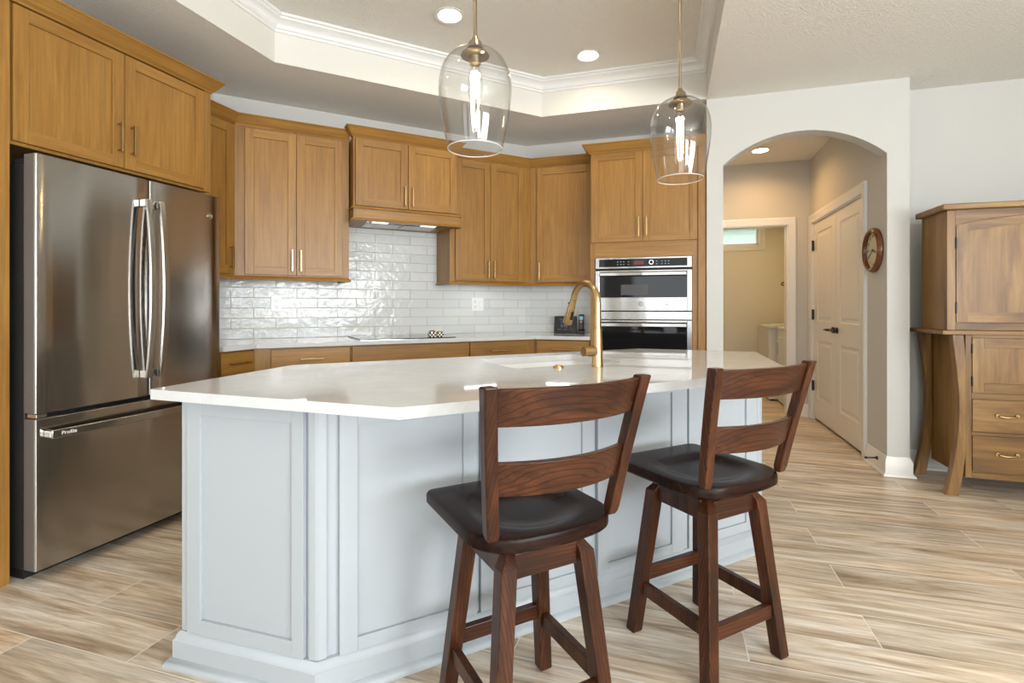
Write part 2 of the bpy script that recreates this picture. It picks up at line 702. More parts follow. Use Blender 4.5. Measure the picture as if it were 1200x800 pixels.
mb.sweep(TRAY, [(0, -.095), (.010, -.095), (.012, -.078), (.022, -.074), (.026, -.064), (.034, -.050), (.050, -.036), (.068, -.030),
                (.074, -.020), (.086, -.016), (.088, -.001), (0, -.001)], closed=True, z=ZT)
structure('trim_1', mb, M_white, 'white crown moulding around the top of the tray', smooth=True, cat='trim')


def wall_poly(name, pts, label, m=None):
    """vertical wall through plan points, floor to ceiling, 0.1 thick on the left of the path"""
    mb = MB()
    mb.sweep(pts, [(0, 0), (0, ZC), (-.1, ZC), (-.1, 0)])
    return structure(name, mb, m or M_wall, label, cat='wall')


wall_poly('wall_left', [(XL, YMIN), (XL, BLC[1])], 'off white wall behind the refrigerator')
wall_poly('wall_back', [BLC, BRC], 'off white diagonal wall behind the cooktop cabinets')
wall_poly('wall_back_right', [BRC, (.28, YR)], 'off white wall behind the double oven')
# pier left of the arch, arch wall, pier right
ZS, ZA = 2.232, 2.441
XA0, XA1 = .398, 1.452
ac = []
hw, rise = (XA1 - XA0) / 2, ZA - ZS
rad = (hw * hw + rise * rise) / (2 * rise)
half = math.asin(hw / rad)
for i in range(33):
    a = half - 2 * half * i / 32
    ac.append(((XA0 + XA1) / 2 + rad * math.sin(a), ZA - rad + rad * math.cos(a)))
outl = [(.282, 0), (XA0, 0)] + ac[::-1] + [(XA1, 0), (1.585, 0), (1.585, ZC), (.282, ZC)]
mb = MB()
vs, fs = fill_holes(outl, [])
mb.add([(x, YA, z) for x, z in vs], fs)
mb.add([(x, YA + .12, z) for x, z in vs], fs)
n = len(outl)
mb.add([(p[0], YA, p[1]) for p in outl] + [(p[0], YA + .12, p[1]) for p in outl], [(i, (i + 1) % n, n + (i + 1) % n, n + i) for i in range(n)])
structure('wall_arch', mb, M_wall, 'off white wall with the arched opening to the hall', cat='wall')
mb = MB().box(.282, XA0, YA + .1205, YMAX, 0, ZC)
structure('wall_hall_left', mb, M_wall, 'left wall of the hall beside the double oven', cat='wall')
# right wall of hall, with an opening for the double doors
HX = 1.452
DY0, DY1, DZ = 4.60, 6.06, 2.05
mb = MB()
mb.box(HX, HX + .13, YA + .1205, DY0, 0, ZC)
mb.box(HX, HX + .13, DY1, 6.15, 0, ZC)
mb.box(HX, HX + .13, DY0, DY1, DZ, ZC)
structure('wall_hall_right', mb, M_wall, 'right wall of the hall with the double closet doors', cat='wall')
mb = MB().box(HX + .5, HX + .55, YW + .101, 6.149, 0, ZC)
structure('wall_closet', mb, M_wall, 'back wall of the closet behind the double doors', cat='wall')
# end wall of the hall with doorway into the laundry
LY = 6.15
LX0, LX1, LZ = .475, 1.237, 2.055
mb = MB()
mb.box(XA0, LX0, LY, LY + .12, 0, ZC)
mb.box(LX1, 2.02, LY, LY + .12, 0, ZC)
mb.box(LX0, LX1, LY, LY + .12, LZ, ZC)
structure('wall_hall_end', mb, M_wall, 'end wall of the hall with the doorway to the laundry', cat='wall')
mb = MB()
WX0, WX1, WZ0, WZ1 = .55, 1.245, 2.055, 2.42
mb.box(XA0, WX0, YMAX, YMAX + .12, 0, ZC)
mb.box(WX1, 2.0, YMAX, YMAX + .12, 0, ZC)
mb.box(WX0, WX1, YMAX, YMAX + .12, 0, WZ0)
mb.box(WX0, WX1, YMAX, YMAX + .12, WZ1, ZC)
structure('wall_laundry_back', mb, M_laundry, 'back wall of the laundry with a high window', cat='wall')
structure('wall_laundry_right', MB().box(1.92, 2.02, LY + .12, YMAX, 0, ZC), M_laundry, 'right wall of the laundry behind the machines', cat='wall')
# wall behind the armoire and its step at the pier
structure('wall_right', MB().box(1.585, XMAX, YW, YW + .1, 0, ZC), M_wall, 'off white wall behind the wooden armoire', cat='wall')
# walls with windows behind and beside the camera
mb = MB()
y0, y1 = YMIN - .1, YMIN
ops = [(-2.6, -1.4, .8, 2.3), (-.8, 1.6, .02, 2.3), (2.1, 3.7, .55, 2.35)]
x = XMIN
for a, b, z0, z1 in ops:
    mb.box(x, a, y0, y1, 0, ZC)
    mb.box(a, b, y0, y1, z1, ZC)
    if z0 > .05:
        mb.box(a, b, y0, y1, 0, z0)
    x = b
mb.box(x, XMAX, y0, y1, 0, ZC)
structure('wall_front', mb, M_wall, 'wall with windows and patio door on the viewer side', cat='wall')
mb = MB()
mb.box(XMAX, XMAX + .1, YMIN, -2.95, 0, ZC)
mb.box(XMAX, XMAX + .1, -.05, YW, 0, ZC)
mb.box(XMAX, XMAX + .1, -2.95, -.05, 0, .55)
mb.box(XMAX, XMAX + .1, -2.95, -.05, 2.35, ZC)
structure('wall_living_side', mb, M_wall, 'side wall of the living area with a wide window', cat='wall')

# baseboards
BASEP = [(0, 0), (.030, 0), (.030, .006), (.022, .018), (.015, .020), (.015, .098), (.012, .104), (.012, .112), (.007, .120), (.005, .132), (0, .134)]
structure('baseboard_arch', MB().sweep([(HX, DY0 - .09), (HX, YA), (1.585, YA), (1.585, YW)][::-1], [(-o, h) for o, h in BASEP]),
          M_white, 'white baseboard wrapping the pier right of the arch', smooth=True, cat='baseboard')
structure('baseboard_right', MB().sweep([(1.617, YW), (XMAX, YW)], BASEP), M_white, 'white baseboard behind the armoire', smooth=True, cat='baseboard')
structure('baseboard_left', MB().sweep([(.2825, YA), (XA0, YA), (XA0, LY)], BASEP), M_white, 'white baseboard at the left side of the arch', smooth=True, cat='baseboard')
structure('baseboard_hall_end', MB().sweep([(LX1 + .1, LY), (HX, LY)], BASEP), M_white, 'short white baseboard beside the laundry doorway', smooth=True, cat='baseboard')
structure('baseboard_laundry', MB().sweep([(XA0, YMAX), (1.92, YMAX)], BASEP), M_white, 'baseboard along the laundry back wall', smooth=True, cat='baseboard')


def casing(u0, u1, z1, w=.085, both=True):
    """door casing in a local frame: u along the wall, -y out"""
    prof = lambda a: [(a, 0), (a, -.012), (a + .010, -.016), (a + .045, -.018), (a + .055, -.022), (a + w - .01, -.024), (a + w, -.018), (a + w, 0)]
    mb = MB()
    pr = prof(0)
    L = [[(u0 - o, y, 0) for o, y in pr], [(u0 - o, y, z1 + o) for o, y in pr], [(u1 + o, y, z1 + o) for o, y in pr], [(u1 + o, y, 0) for o, y in pr]]
    mb.rings(L)
    return mb


# casing of the laundry doorway
mb = casing(LX0, LX1, LZ, .078)
mb.v = [Vector((p.x, LY + p.y, p.z)) for p in mb.v]
mb.box(LX0, LX0 + .012, LY, LY + .12, 0, LZ)
mb.box(LX1 - .012, LX1, LY, LY + .12, 0, LZ)
mb.box(LX0, LX1, LY, LY + .12, LZ - .012, LZ)
structure('trim_2', mb, M_white, 'white casing around the laundry doorway', smooth=True, cat='trim')

# double closet doors: local x = world Y, front faces -x world
dd = Thing('door_1', 'pair of cream four panel closet doors with black levers on the hall wall', 'door', ((HX, 0), R(-90)), (-5.33, 0, 0))
dd.o['kind'] = 'structure'
# frame rotated -90 deg: local x = -Y world, local y = +X world, so -y is into the hall
cm = casing(-DY1, -DY0, DZ, .082)
dd.part('casing', cm, M_white, smooth=True)
jm = MB()
jm.box(-DY1, -DY1 + .012, .002, .12, 0, DZ).box(-DY0 - .012, -DY0, .002, .12, 0, DZ).box(-DY1, -DY0, .002, .12, DZ - .012, DZ)
dd.part('jamb', jm, M_white)
M_door = mat('cream_door_paint', (.78, .75, .70), .25)


def leaf(x0, x1):
    mb = MB()
    z0, z1, y0, y1 = .022, DZ - .016, .012, .050
    st = .115
    zz = [(.23, .83), (1.02, 1.93)]
    mb.box(x0, x0 + st, y0, y1, z0, z1).box(x1 - st, x1, y0, y1, z0, z1)
    prev = z0
    for a, b in zz:
        mb.box(x0 + st, x1 - st, y0, y1, prev, a)
        prev = b
        # moulded, raised field
        ins = [(0, 0), (.012, .008), (.030, .008), (.052, .0015)]
        rg = [[(x0 + st + i, y0 + d, a + i), (x1 - st - i, y0 + d, a + i), (x1 - st - i, y0 + d, b - i), (x0 + st + i, y0 + d, b - i)] for i, d in ins]
        mb.rings(rg, 0, False)
        p = rg[-1]
        mb.add(p, [(0, 1, 2, 3)])
        mb.box(x0 + st, x1 - st, y0 + .015, y1, a, b)
    mb.box(x0 + st, x1 - st, y0, y1, prev, z1)
    return mb


for k, (a, b) in enumerate(((-6.045, -5.332), (-5.328, -4.615))):
    lf = dd.part('leaf', leaf(a, b), M_door)
    hx = a - .006 if k == 0 else b + .006
    for hz in (.35, 1.09, 1.81):
        dd.part('hinge', MB().box(hx - .012, hx + .012, .002, .011, hz - .05, hz + .05).cyl((hx, -.002, hz - .055), (hx, -.002, hz + .055), .008, 10), M_black, lf, label='black butt hinge')
    cx = -5.33 + (-.05 if k == 0 else .05)
    h = MB()
    h.cyl((cx, .0115, .955), (cx, -.004, .955), .028, 20)
    h.cyl((cx, -.004, .955), (cx, -.05, .955), .011, 12)
    dx = -1 if k == 0 else 1
    h.tube([(cx, -.05, .955), (cx + dx * .03, -.052, .957), (cx + dx * .07, -.048, .955), (cx + dx * .11, -.044, .952)], [.010, .010, .009, .007], 10)
    dd.part('lever_handle', h, M_black, lf, smooth=True, label='black lever handle')

# laundry window with its casing
wn = Thing('window_1', 'small high window over the laundry wall showing bright daylight', 'window', W, ((WX0 + WX1) / 2, YMAX, WZ0))
wn.o['kind'] = 'structure'
mb = MB()
for o0, o1, yd in ((0, .03, .022), (.03, .075, .018)):
    mb.box(WX0 - o1, WX0 - o0, YMAX - yd, YMAX - .0005, WZ0 - o1, WZ1 + o1).box(WX1 + o0, WX1 + o1, YMAX - yd, YMAX - .0005, WZ0 - o1, WZ1 + o1)
    mb.box(WX0 - o0, WX1 + o0, YMAX - yd, YMAX - .0005, WZ0 - o1, WZ0 - o0).box(WX0 - o0, WX1 + o0, YMAX - yd, YMAX - .0005, WZ1 + o0, WZ1 + o1)
wn.part('window_casing', mb, M_white, bevel=.003)
mb = MB()
mb.box(WX0, WX0 + .035, YMAX + .05, YMAX + .10, WZ0, WZ1).box(WX1 - .035, WX1, YMAX + .05, YMAX + .10, WZ0, WZ1)
mb.box(WX0, WX1, YMAX + .05, YMAX + .10, WZ0, WZ0 + .03).box(WX0, WX1, YMAX + .05, YMAX + .10, WZ1 - .03, WZ1)
wn.part('window_frame', mb, M_plastic, bevel=.003)
wn.part('pane', MB().box(WX0 + .035, WX1 - .035, YMAX + .072, YMAX + .076, WZ0 + .03, WZ1 - .03), M_pane)

# neighbour's house seen through the window
nh = Thing('neighbouring_house', 'pale green neighbouring house seen through the laundry window', 'house', W, (1, 13, 0))
mb = MB().box(-4, 6, 13, 17, 0, 3.0)
for i in range(20):
    mb.prism_x([(13, i * .15), (12.975, i * .15), (13, i * .15 + .15)], -4, 6)
nh.part('siding', mb, mat('pale_green_siding', (.90, .95, .92), .6))
nh.part('roof', MB().prism_x([(12.5, 2.95), (12.5, 3.08), (15, 4.3), (17.5, 3.08), (17.5, 2.95)], -4.4, 6.4), mat('pale_shingles', (.62, .66, .64), .8))
nh.part('gutter', MB().tube([(-4.4, 12.45, 3.02), (6.4, 12.45, 3.02)], .06, 10), M_plastic)
mb = MB()
plate(mb, [(-30, 8.3), (30, 8.3), (30, 40), (-30, 40)], [], -.2, -.05)
tag(mb.build('lawn', mat('grass_green', (.18, .30, .12), .9)), 'green lawn outside the laundry window', 'lawn', None, 'structure')

# ------------------------------------------------------------------ backsplash tiles on the three kitchen walls
def rot(p, fr):
    (ox, oy), a = fr
    return (ox + p[0] * math.cos(a) - p[1] * math.sin(a), oy + p[0] * math.sin(a) + p[1] * math.cos(a))


UL = (BLC[0] + BLC[1]) / S2
UR = (BRC[0] + BRC[1]) / S2
for nm, fr, boxes, lb in (('trim_3', FB, [(UL + .004, .742, 1.39), (.742, 1.556, 1.86), (1.556, UR - .004, 1.39)], 'glossy white subway tile behind the cooktop'),
                          ('trim_4', FR, [(BRC[0] + .004, -.612, 1.39)], 'glossy white subway tile beside the oven tower'),
                          ('trim_5', FL, [(2.44, BLC[1] - .004, 1.39)], 'glossy white subway tile beside the refrigerator')):
    mb = MB()
    for a, b, z in boxes:
        mb.box(a, b, -.009, -.001, .9255, z)
    o = structure(nm, mb, M_tile, lb, cat='backsplash')
    o.location = (fr[0][0], fr[0][1], 0)
    o.rotation_euler = (0, 0, fr[1])

# ------------------------------------------------------------------ cabinets
def shaker(x0, x1, z0, z1, yf, th=.02, fr=.056, rec=.008, mid=None):
    """five-piece door: stiles (vertical grain), rails (horizontal grain), recessed panel; faces -y"""
    mb = MB()
    yb = yf + th
    mb.box(x0, x0 + fr, yf, yb, z0, z1, 0).box(x1 - fr, x1, yf, yb, z0, z1, 0)
    mb.box(x0 + fr, x1 - fr, yf, yb, z0, z0 + fr, 1).box(x0 + fr, x1 - fr, yf, yb, z1 - fr, z1, 1)
    mb.box(x0 + fr, x1 - fr, yf + rec, yb, z0 + fr, z1 - fr, 0)
    return mb


def pull(x, y, z, ln=.155, axis='z'):
    """square bar pull standing off the face y"""
    mb = MB()
    r = .005
    for s in (-1, 1):
        c = s * (ln / 2 - .012)
        if axis == 'z':
            mb.box(x - r, x + r, y - .028, y, z + c - r, z + c + r)
        else:
            mb.box(x + c - r, x + c + r, y - .028, y, z - r, z + r)
    if axis == 'z':
        mb.box(x - .0055, x + .0055, y - .036, y - .026, z - ln / 2, z + ln / 2)
    else:
        mb.box(x - ln / 2, x + ln / 2, y - .036, y - .026, z - .0055, z + .0055)
    return mb


def add_door(T, x0, x1, z0, z1, yf, hx=None, hz=None, ax='z', fr=.056):
    d = T.part('door', shaker(x0, x1, z0, z1, yf, fr=fr), WD, bevel=.0015)
    if hx is not None:
        T.part('handle', pull(hx, yf, hz, axis=ax), M_gold, d, bevel=.0015, label='brass bar pull')
    return d


def add_drawer(T, x0, x1, z0, z1, yf, handle=True, name='drawer'):
    mb = MB().box(x0, x1, yf, yf + .02, z0, z1, 1)
    d = T.part(name, mb, WD, bevel=.002)
    if handle:
        T.part('handle', pull((x0 + x1) / 2, yf, (z0 + z1) / 2, axis='x'), M_gold, d, bevel=.0015, label='brass bar pull')
    return d


CROWN_F = [(-.021, 0), (.006, 0), (.010, .008), (.020, .018), (.050, .060), (.058, .066), (.058, .072), (-.021, .072)]
CROWN = [(0, 0), (.006, 0), (.010, .008), (.020, .018), (.050, .060), (.058, .066), (.058, .072), (0, .072)]
RAIL = [(-.03, 0), (.014, 0), (.016, .005), (.010, .014), (.004, .020), (0, .026), (-.03, .026)]

# local corner points of the upper run, front plane e = 0.33, as (x, y) in each wall frame
def meet(fr, e, other):
    """front-plane corner between the diagonal wall and a neighbour, in frame fr"""
    if other == 'L':
        p = (BLC[0] + e, BLC[1] - .41421 * e)
    else:
        p = (BRC[0] + .41421 * e, BRC[1] - e)
    (ox, oy), a = fr
    dx, dy = p[0] - ox, p[1] - oy
    return (dx * math.cos(a) + dy * math.sin(a), -dx * math.sin(a) + dy * math.cos(a))


E = .33
uL = meet(FB, E, 'L')[0]
uR = meet(FB, E, 'R')[0]
yLend = meet(FL, E, 'L')[0]
xRst = meet(FR, E, 'R')[0]

# --- above the refrigerator
T = Thing('refrigerator_cabinet', 'two door maple cabinet and tall side panels enclosing the refrigerator', 'cabinet', FL, (1.93, -.3, 0))
yb = -.53
T.part('body', MB().box(1.446, 2.435, yb, -.002, 1.858, 2.462), WD, bevel=.001)
T.part('side_panel', MB().box(1.36, 1.4455, -.55, -.002, 0, 2.462), WD, bevel=.0015)
T.part('side_panel', MB().box(2.413, 2.4355, yb, -.002, 0, 1.8575), WD, bevel=.0015)
add_door(T, 1.458, 1.9205, 1.872, 2.452, -.55, 1.9205 - .03, 2.02)
add_door(T, 1.9245, 2.39, 1.872, 2.452, -.55, 1.9245 + .03, 2.02)
T.part('face_stile', MB().box(2.392, 2.4355, -.549, yb - .0005, 1.858, 2.462), WD)
T.part('crown_moulding', MB().sweep([(1.36, -.01), (1.36, -.55), (2.4355, -.55), (2.4355, -.396)], CROWN_F, z=2.458), M_woodh)

# --- narrow upper beside it
T = Thing('upper_cabinet', 'narrow single door maple wall cabinet between refrigerator and diagonal wall', 'cabinet', FL, (2.63, -.165, 1.386))
T.part('body', MB().prism([(2.437, -.002), (2.437, -E), (yLend, -E), (BLC[1] - .002, -.002)], 1.386, 2.43), WD)
add_door(T, 2.45, yLend - .028, 1.395, 2.411, -E - .02, yLend - .028 - .03, 1.505)
pB = rot((uL + .5, -E), FB)
gh = (pB[1], XL - pB[0])
path = [(2.437, -E), (yLend, -E), gh]
T.part('crown_moulding', MB().sweep(path, CROWN, segs=[0], z=2.428), M_woodh)
T.part('light_rail', MB().sweep(path, RAIL, segs=[0], z=1.3595), M_woodh)

# --- left upper on the diagonal
T = Thing('upper_cabinet', 'tall two door maple wall cabinet left of the range hood', 'cabinet', FB, (.36, -.165, 1.386))
T.part('body', MB().prism([(UL + .006, -.0095), (uL + .001, -E), (.739, -E), (.739, -.0095)], 1.386, 2.43), WD)
add_door(T, .036, .3655, 1.395, 2.411, -E - .02, .3655 - .028, 1.50)
add_door(T, .3685, .688, 1.395, 2.411, -E - .02, .3685 + .028, 1.50)
pL = rot((yLend - .5, -E), FL)
def to(fr, p):
    (ox, oy), a = fr
    dx, dy = p[0] - ox, p[1] - oy
    return (dx * math.cos(a) + dy * math.sin(a), -dx * math.sin(a) + dy * math.cos(a))
g0 = to(FB, pL)
T.part('crown_moulding', MB().sweep([g0, (uL + .001, -E), (.739, -E)], CROWN, segs=[1], z=2.428), M_woodh)
T.part('light_rail', MB().sweep([g0, (uL + .001, -E), (.739, -E), (.739, -.012)], RAIL, segs=[1, 2], z=1.3595), M_woodh)

# --- hood cabinet
T = Thing('range_hood_cabinet', 'raised maple hood cabinet with two short doors above the cooktop', 'range hood', FB, (1.17, -.24, 1.81))
h0, h1, he = .752, 1.583, .43
T.part('body', MB().box(h0, 1.556, -.36, -.012, 1.915, 2.44).box(h0, h1, -he, -.36, 1.915, 2.44), WD, bevel=.001)
add_door(T, .766, 1.165, 1.928, 2.43, -he - .02, 1.165 - .028, 2.025)
add_door(T, 1.169, 1.572, 1.928, 2.43, -he - .02, 1.169 + .028, 2.025)
T.part('crown_moulding', MB().sweep([(h0, -.391), (h0, -he), (h1, -he), (h1, -.391)], CROWN, z=2.438), M_woodh)
v0, v1, ve = .745, 1.553, .475
mb = MB()
mb.box(v0, v1 + .034, -ve, -ve + .02, 1.815, 1.912, 1).box(v0, v0 + .018, -ve, -.012, 1.815, 1.912, 1).box(v1 - .004, v1, -ve, -.34, 1.815, 1.912, 1)
tr = [(0, 0), (.018, 0), (.020, .006), (.012, .014), (.004, .018), (0, .018)]
mb.sweep([(v0, -.375), (v0, -ve), (v1 + .034, -ve), (v1 + .034, -.40)], tr, z=1.897, mi=1)
mb.sweep([(v0, -.375), (v0, -ve), (v1 + .034, -ve), (v1 + .034, -.40)], tr, z=1.812, mi=1)
T.part('valance', mb, WD)
mb = MB().box(v0 + .018, .86, -ve + .02, -.012, 1.822, 1.83).box(1.47, v1, -ve + .02, -.012, 1.822, 1.83)
mb.box(.86, 1.47, -.10, -.012, 1.822, 1.83).box(.86, 1.47, -ve + .02, -.40, 1.822, 1.83)
T.part('underside_panel', mb, WD)
ins = T.part('hood_insert', MB().box(.86, 1.47, -.40, -.10, 1.826, 1.86).box(.875, 1.16, -.31, -.115, 1.819, 1.826).box(1.17, 1.455, -.31, -.115, 1.819, 1.826), M_steelh, bevel=.002, label='stainless hood insert with two filters')
for xx in (.97, 1.36):
    T.part('lamp_lens', MB().box(xx - .06, xx + .06, -.385, -.33, 1.8185, 1.8255), E_hood, ins, label='pale lit lens')

# --- right upper on the diagonal
T = Thing('upper_cabinet', 'tall two door maple wall cabinet right of the range hood', 'cabinet', FB, (1.95, -.165, 1.386))
T.part('body', MB().prism([(1.558, -.0095), (1.558, -E), (uR - .001, -E), (UR - .006, -.0095)], 1.386, 2.43), WD)
add_door(T, 1.602, 1.926, 1.392, 2.411, -E - .02, 1.926 - .026, 1.49)
add_door(T, 1.930, 2.258, 1.392, 2.411, -E - .02, 1.930 + .026, 1.49)
g1 = to(FB, rot((xRst + .5, -E), FR))
T.part('crown_moulding', MB().sweep([(1.59, -E), (uR - .001, -E), g1], CROWN, segs=[0], z=2.428), M_woodh)
T.part('light_rail', MB().sweep([(1.558, -.012), (1.558, -E), (uR - .001, -E), g1], RAIL, segs=[0, 1], z=1.3595), M_woodh)

# --- upper on the oven wall
T = Thing('upper_cabinet', 'single door maple wall cabinet in the corner left of the ovens', 'cabinet', FR, (-.9, -.165, 1.386))
T.part('body', MB().prism([(BRC[0] + .006, -.002), (xRst + .001, -E), (-.6085, -E), (-.6085, -.002)], 1.386, 2.43), WD)
add_door(T, -1.130, -.622, 1.392, 2.411, -E - .02, -1.130 + .028, 1.49)
g2 = to(FR, rot((uR - .5, -E), FB))
T.part('crown_moulding', MB().sweep([g2, (xRst + .001, -E), (-.6085, -E)], CROWN, segs=[1], z=2.428), M_woodh)
T.part('light_rail', MB().sweep([g2, (xRst + .001, -E), (-.6085, -E)], RAIL, segs=[1], z=1.3595), M_woodh)

# --- oven tower
T = Thing('oven_cabinet', 'tall maple tower cabinet holding the double oven', 'cabinet', FR, (-.17, -.32, 0))
te = .64
tx0, tx1 = -.606, .279
mb = MB()
mb.box(tx0, -.5655, -te, -.002, .1, 2.415, 0).box(.1805, tx1, -te, -.002, .1, 2.415, 0)
mb.box(-.5655, .1805, -te, -.002, 1.5655, 2.415, 1).box(-.5655, .1805, -te, -.002, .1, .452, 1)
mb.box(-.5655, .1805, -.02, -.002, .452, 1.5655, 0)
T.part('body', mb, WD, bevel=.001)
T.part('toe_kick', MB().box(tx0 + .01, tx1, -te + .07, -.02, 0, .0995), M_wood)
add_door(T, -.598, -.1935, 1.688, 2.405, -te - .02, -.1935 - .028, 1.80)
add_door(T, -.1895, .216, 1.688, 2.405, -te - .02, -.1895 + .028, 1.80)
add_drawer(T, -.598, .216, .13, .44, -te - .02)
T.part('end_panel', MB().box(.222, tx1, -te - .018, -te - .0005, .1, 2.405), WD, bevel=.0015)
T.part('crown_moulding', MB().sweep([(tx0, -.396), (tx0, -te - .02), (tx1, -te - .02)], CROWN_F, z=2.405), M_woodh)

# --- base cabinets
def base_body(T, poly, kick):
    T.part('body', MB().prism(poly, .1, .8945), WD)
    T.part('toe_kick', MB().prism(kick, 0, .0995), M_wood)


be = .60
ubL, ubR = meet(FB, be, 'L')[0], meet(FB, be, 'R')[0]
ybL, xbR = meet(FL, be, 'L')[0], meet(FR, be, 'R')[0]
T = Thing('base_cabinet', 'maple base cabinet with one drawer tucked beside the refrigerator', 'cabinet', FL, (2.62, -.3, 0))
base_body(T, [(2.437, -.012), (2.437, -be), (ybL - .001, -be), (BLC[1] - .012, -.012)], [(2.437, -.05), (2.437, -be + .07), (ybL - .03, -be + .07), (BLC[1] - .1, -.05)])
add_drawer(T, 2.445, ybL - .012, .745, .884, -be - .02)
add_door(T, 2.445, ybL - .012, .115, .735, -be - .02, 2.475, .64)
T = Thing('base_cabinet', 'maple base cabinet with a wide drawer left of the cooktop', 'cabinet', FB, (.4, -.3, 0))
base_body(T, [(UL + .012, -.012), (ubL + .001, -be), (.699, -be), (.699, -.012)], [(UL + .1, -.05), (ubL + .03, -be + .07), (.699, -be + .07), (.699, -.05)])
add_drawer(T, .188, .693, .745, .884, -be - .02)
add_door(T, .188, .439, .115, .735, -be - .02, .41, .64)
add_door(T, .442, .693, .115, .735, -be - .02, .47, .64)
T = Thing('base_cabinet', 'maple base cabinet with a plain wide front under the cooktop', 'cabinet', FB, (1.15, -.3, 0))
base_body(T, [(.701, -.012), (.701, -be), (1.609, -be), (1.609, -.012)], [(.701, -.05), (.701, -be + .07), (1.609, -be + .07), (1.609, -.05)])
add_drawer(T, .708, 1.603, .745, .884, -be - .02, False, 'false_front')
add_door(T, .708, 1.154, .115, .735, -be - .02, 1.124, .64)
add_door(T, 1.157, 1.603, .115, .735, -be - .02, 1.187, .64)
T = Thing('base_cabinet', 'maple base cabinet with a drawer right of the cooktop', 'cabinet', FB, (1.9, -.3, 0))
base_body(T, [(1.611, -.012), (1.611, -be), (ubR - .001, -be), (UR - .012, -.012)], [(1.611, -.05), (1.611, -be + .07), (ubR - .03, -be + .07), (UR - .1, -.05)])
add_drawer(T, 1.618, 2.12, .745, .884, -be - .02)
add_door(T, 1.618, 1.867, .115, .735, -be - .02, 1.84, .64)
add_door(T, 1.870, 2.12, .115, .735, -be - .02, 1.90, .64)
T = Thing('base_cabinet', 'maple base cabinet with a drawer below the clock display beside the oven tower', 'cabinet', FR, (-.85, -.3, 0))
base_body(T, [(BRC[0] + .012, -.012), (xbR + .001, -be), (-.6085, -be), (-.6085, -.012)], [(BRC[0] + .1, -.05), (xbR + .03, -be + .07), (-.6085, -be + .07), (-.6085, -.05)])
add_drawer(T, -1.062, -.616, .745, .884, -be - .02)
add_door(T, -1.062, -.616, .115, .735, -be - .02, -.65, .64)

# --- counter along the walls
ce = .648
pts = [rot((2.437, -.001), FL), (BLC[0] + .001, BLC[1]), (BRC[0], BRC[1] - .001), (-.6085, YR - .001), (-.6085, YR - ce),
       (BRC[0] + .41421 * ce, BRC[1] - ce), (BLC[0] + ce, BLC[1] - .41421 * ce), rot((2.437, -ce), FL)]
o = MB().prism(pts, .895, .925).build('countertop', M_quartz, bevel=.003)
tag(o, 'white quartz countertop running along the walls under the wall cabinets', 'countertop')

# ------------------------------------------------------------------ refrigerator
T = Thing('refrigerator', 'stainless steel french door refrigerator with bottom freezer drawer', 'refrigerator', FL, (1.93, -.35, 0))
f0, f1, fm = 1.466, 2.391, 1.957
yF = -.67


def vs_merge(mb):
    key, v, mp = {}, [], []
    for p in mb.v:
        k = (round(p.x, 6), round(p.y, 6), round(p.z, 6))
        if k not in key:
            key[k] = len(v)
            v.append(p)
        mp.append(key[k])
    return v, [[mp[i] for i in f] for f in mb.f], mb.m


M_side = mat('grey_door_edge', (.11, .10, .095), .4)


def slab(x0, x1, z0, z1, y, th, bulge=.0022, r=.008):
    """appliance door with rounded front edges and slightly crowned face"""
    mb = MB()
    out = []
    w = x1 - x0
    out.append((x0, y + th))
    for i in range(5):
        a = R(180 + 90 * i / 4)
        out.append((x0 + r + r * math.cos(a), y + r + r * math.sin(a)))
    for i in range(1, 8):
        t = i / 8
        out.append((x0 + r + (w - 2 * r) * t, y - bulge * 4 * t * (1 - t)))
    for i in range(5):
        a = R(270 + 90 * i / 4)
        out.append((x1 - r + r * math.cos(a), y + r + r * math.sin(a)))
    out.append((x1, y + th))
    n = len(out)
    vs = [(p[0], p[1], z0) for p in out] + [(p[0], p[1], z1) for p in out]
    for k in range(n):
        mb.add([vs[k], vs[(k + 1) % n], vs[n + (k + 1) % n], vs[n + k]], [(0, 1, 2, 3)], 1 if k in (0, n - 2, n - 1) else 0)
    mb.add(vs, [list(range(n))[::-1], list(range(n, 2 * n))], 1)
    mb2 = MB()
    mb2.v, mb2.f, mb2.m = vs_merge(mb)
    return mb2


T.part('case', MB().box(f0 + .006, f1 - .006, -.592, -.02, .05, 1.775), M_dark, bevel=.003)
T.part('toe_grille', MB().box(f0 + .02, f1 - .02, -.56, -.1, 0, .0495), M_gap)
d1 = T.part('door', slab(f0, fm - .003, .715, 1.81, yF, .07), [M_steel, M_side], bevel=.002, smooth=True)
d2 = T.part('door', slab(fm + .003, f1, .715, 1.81, yF, .07), [M_steel, M_side], bevel=.002, smooth=True)
fz = T.part('freezer_drawer', slab(f0, f1, .055, .692, yF, .07), [M_steel, M_side], bevel=.002, smooth=True)
for d, sx in ((d1, -1), (d2, 1)):
    hx = fm + sx * .035
    n = 17
    pts = []
    for i in range(n):
        t = i / (n - 1)
        pts.append((hx, yF - .042 - .034 * 4 * t * (1 - t) * .9, .81 + .895 * t))
    hb = T.part('handle', MB().tube(pts, 0, rect=(.013, .030), up=(0, 1, 0)), M_steelh, d, bevel=.003, smooth=True)
    for za_ in (.81, 1.667):
        T.part('handle_bracket', MB().box(hx - .015, hx + .015, yF - .042, yF - .002, za_, za_ + .038), M_chrome, d, bevel=.004, label='bright handle mount')
n = 17
pts = []
for i in range(n):
    t = i / (n - 1)
    pts.append((f0 + .035 + (f1 - f0 - .07) * t, yF - .040 - .022 * 4 * t * (1 - t), .626))
hb = T.part('handle', MB().tube(pts, 0, rect=(.013, .036), up=(0, 1, 0)), M_steelh, fz, bevel=.003, smooth=True)
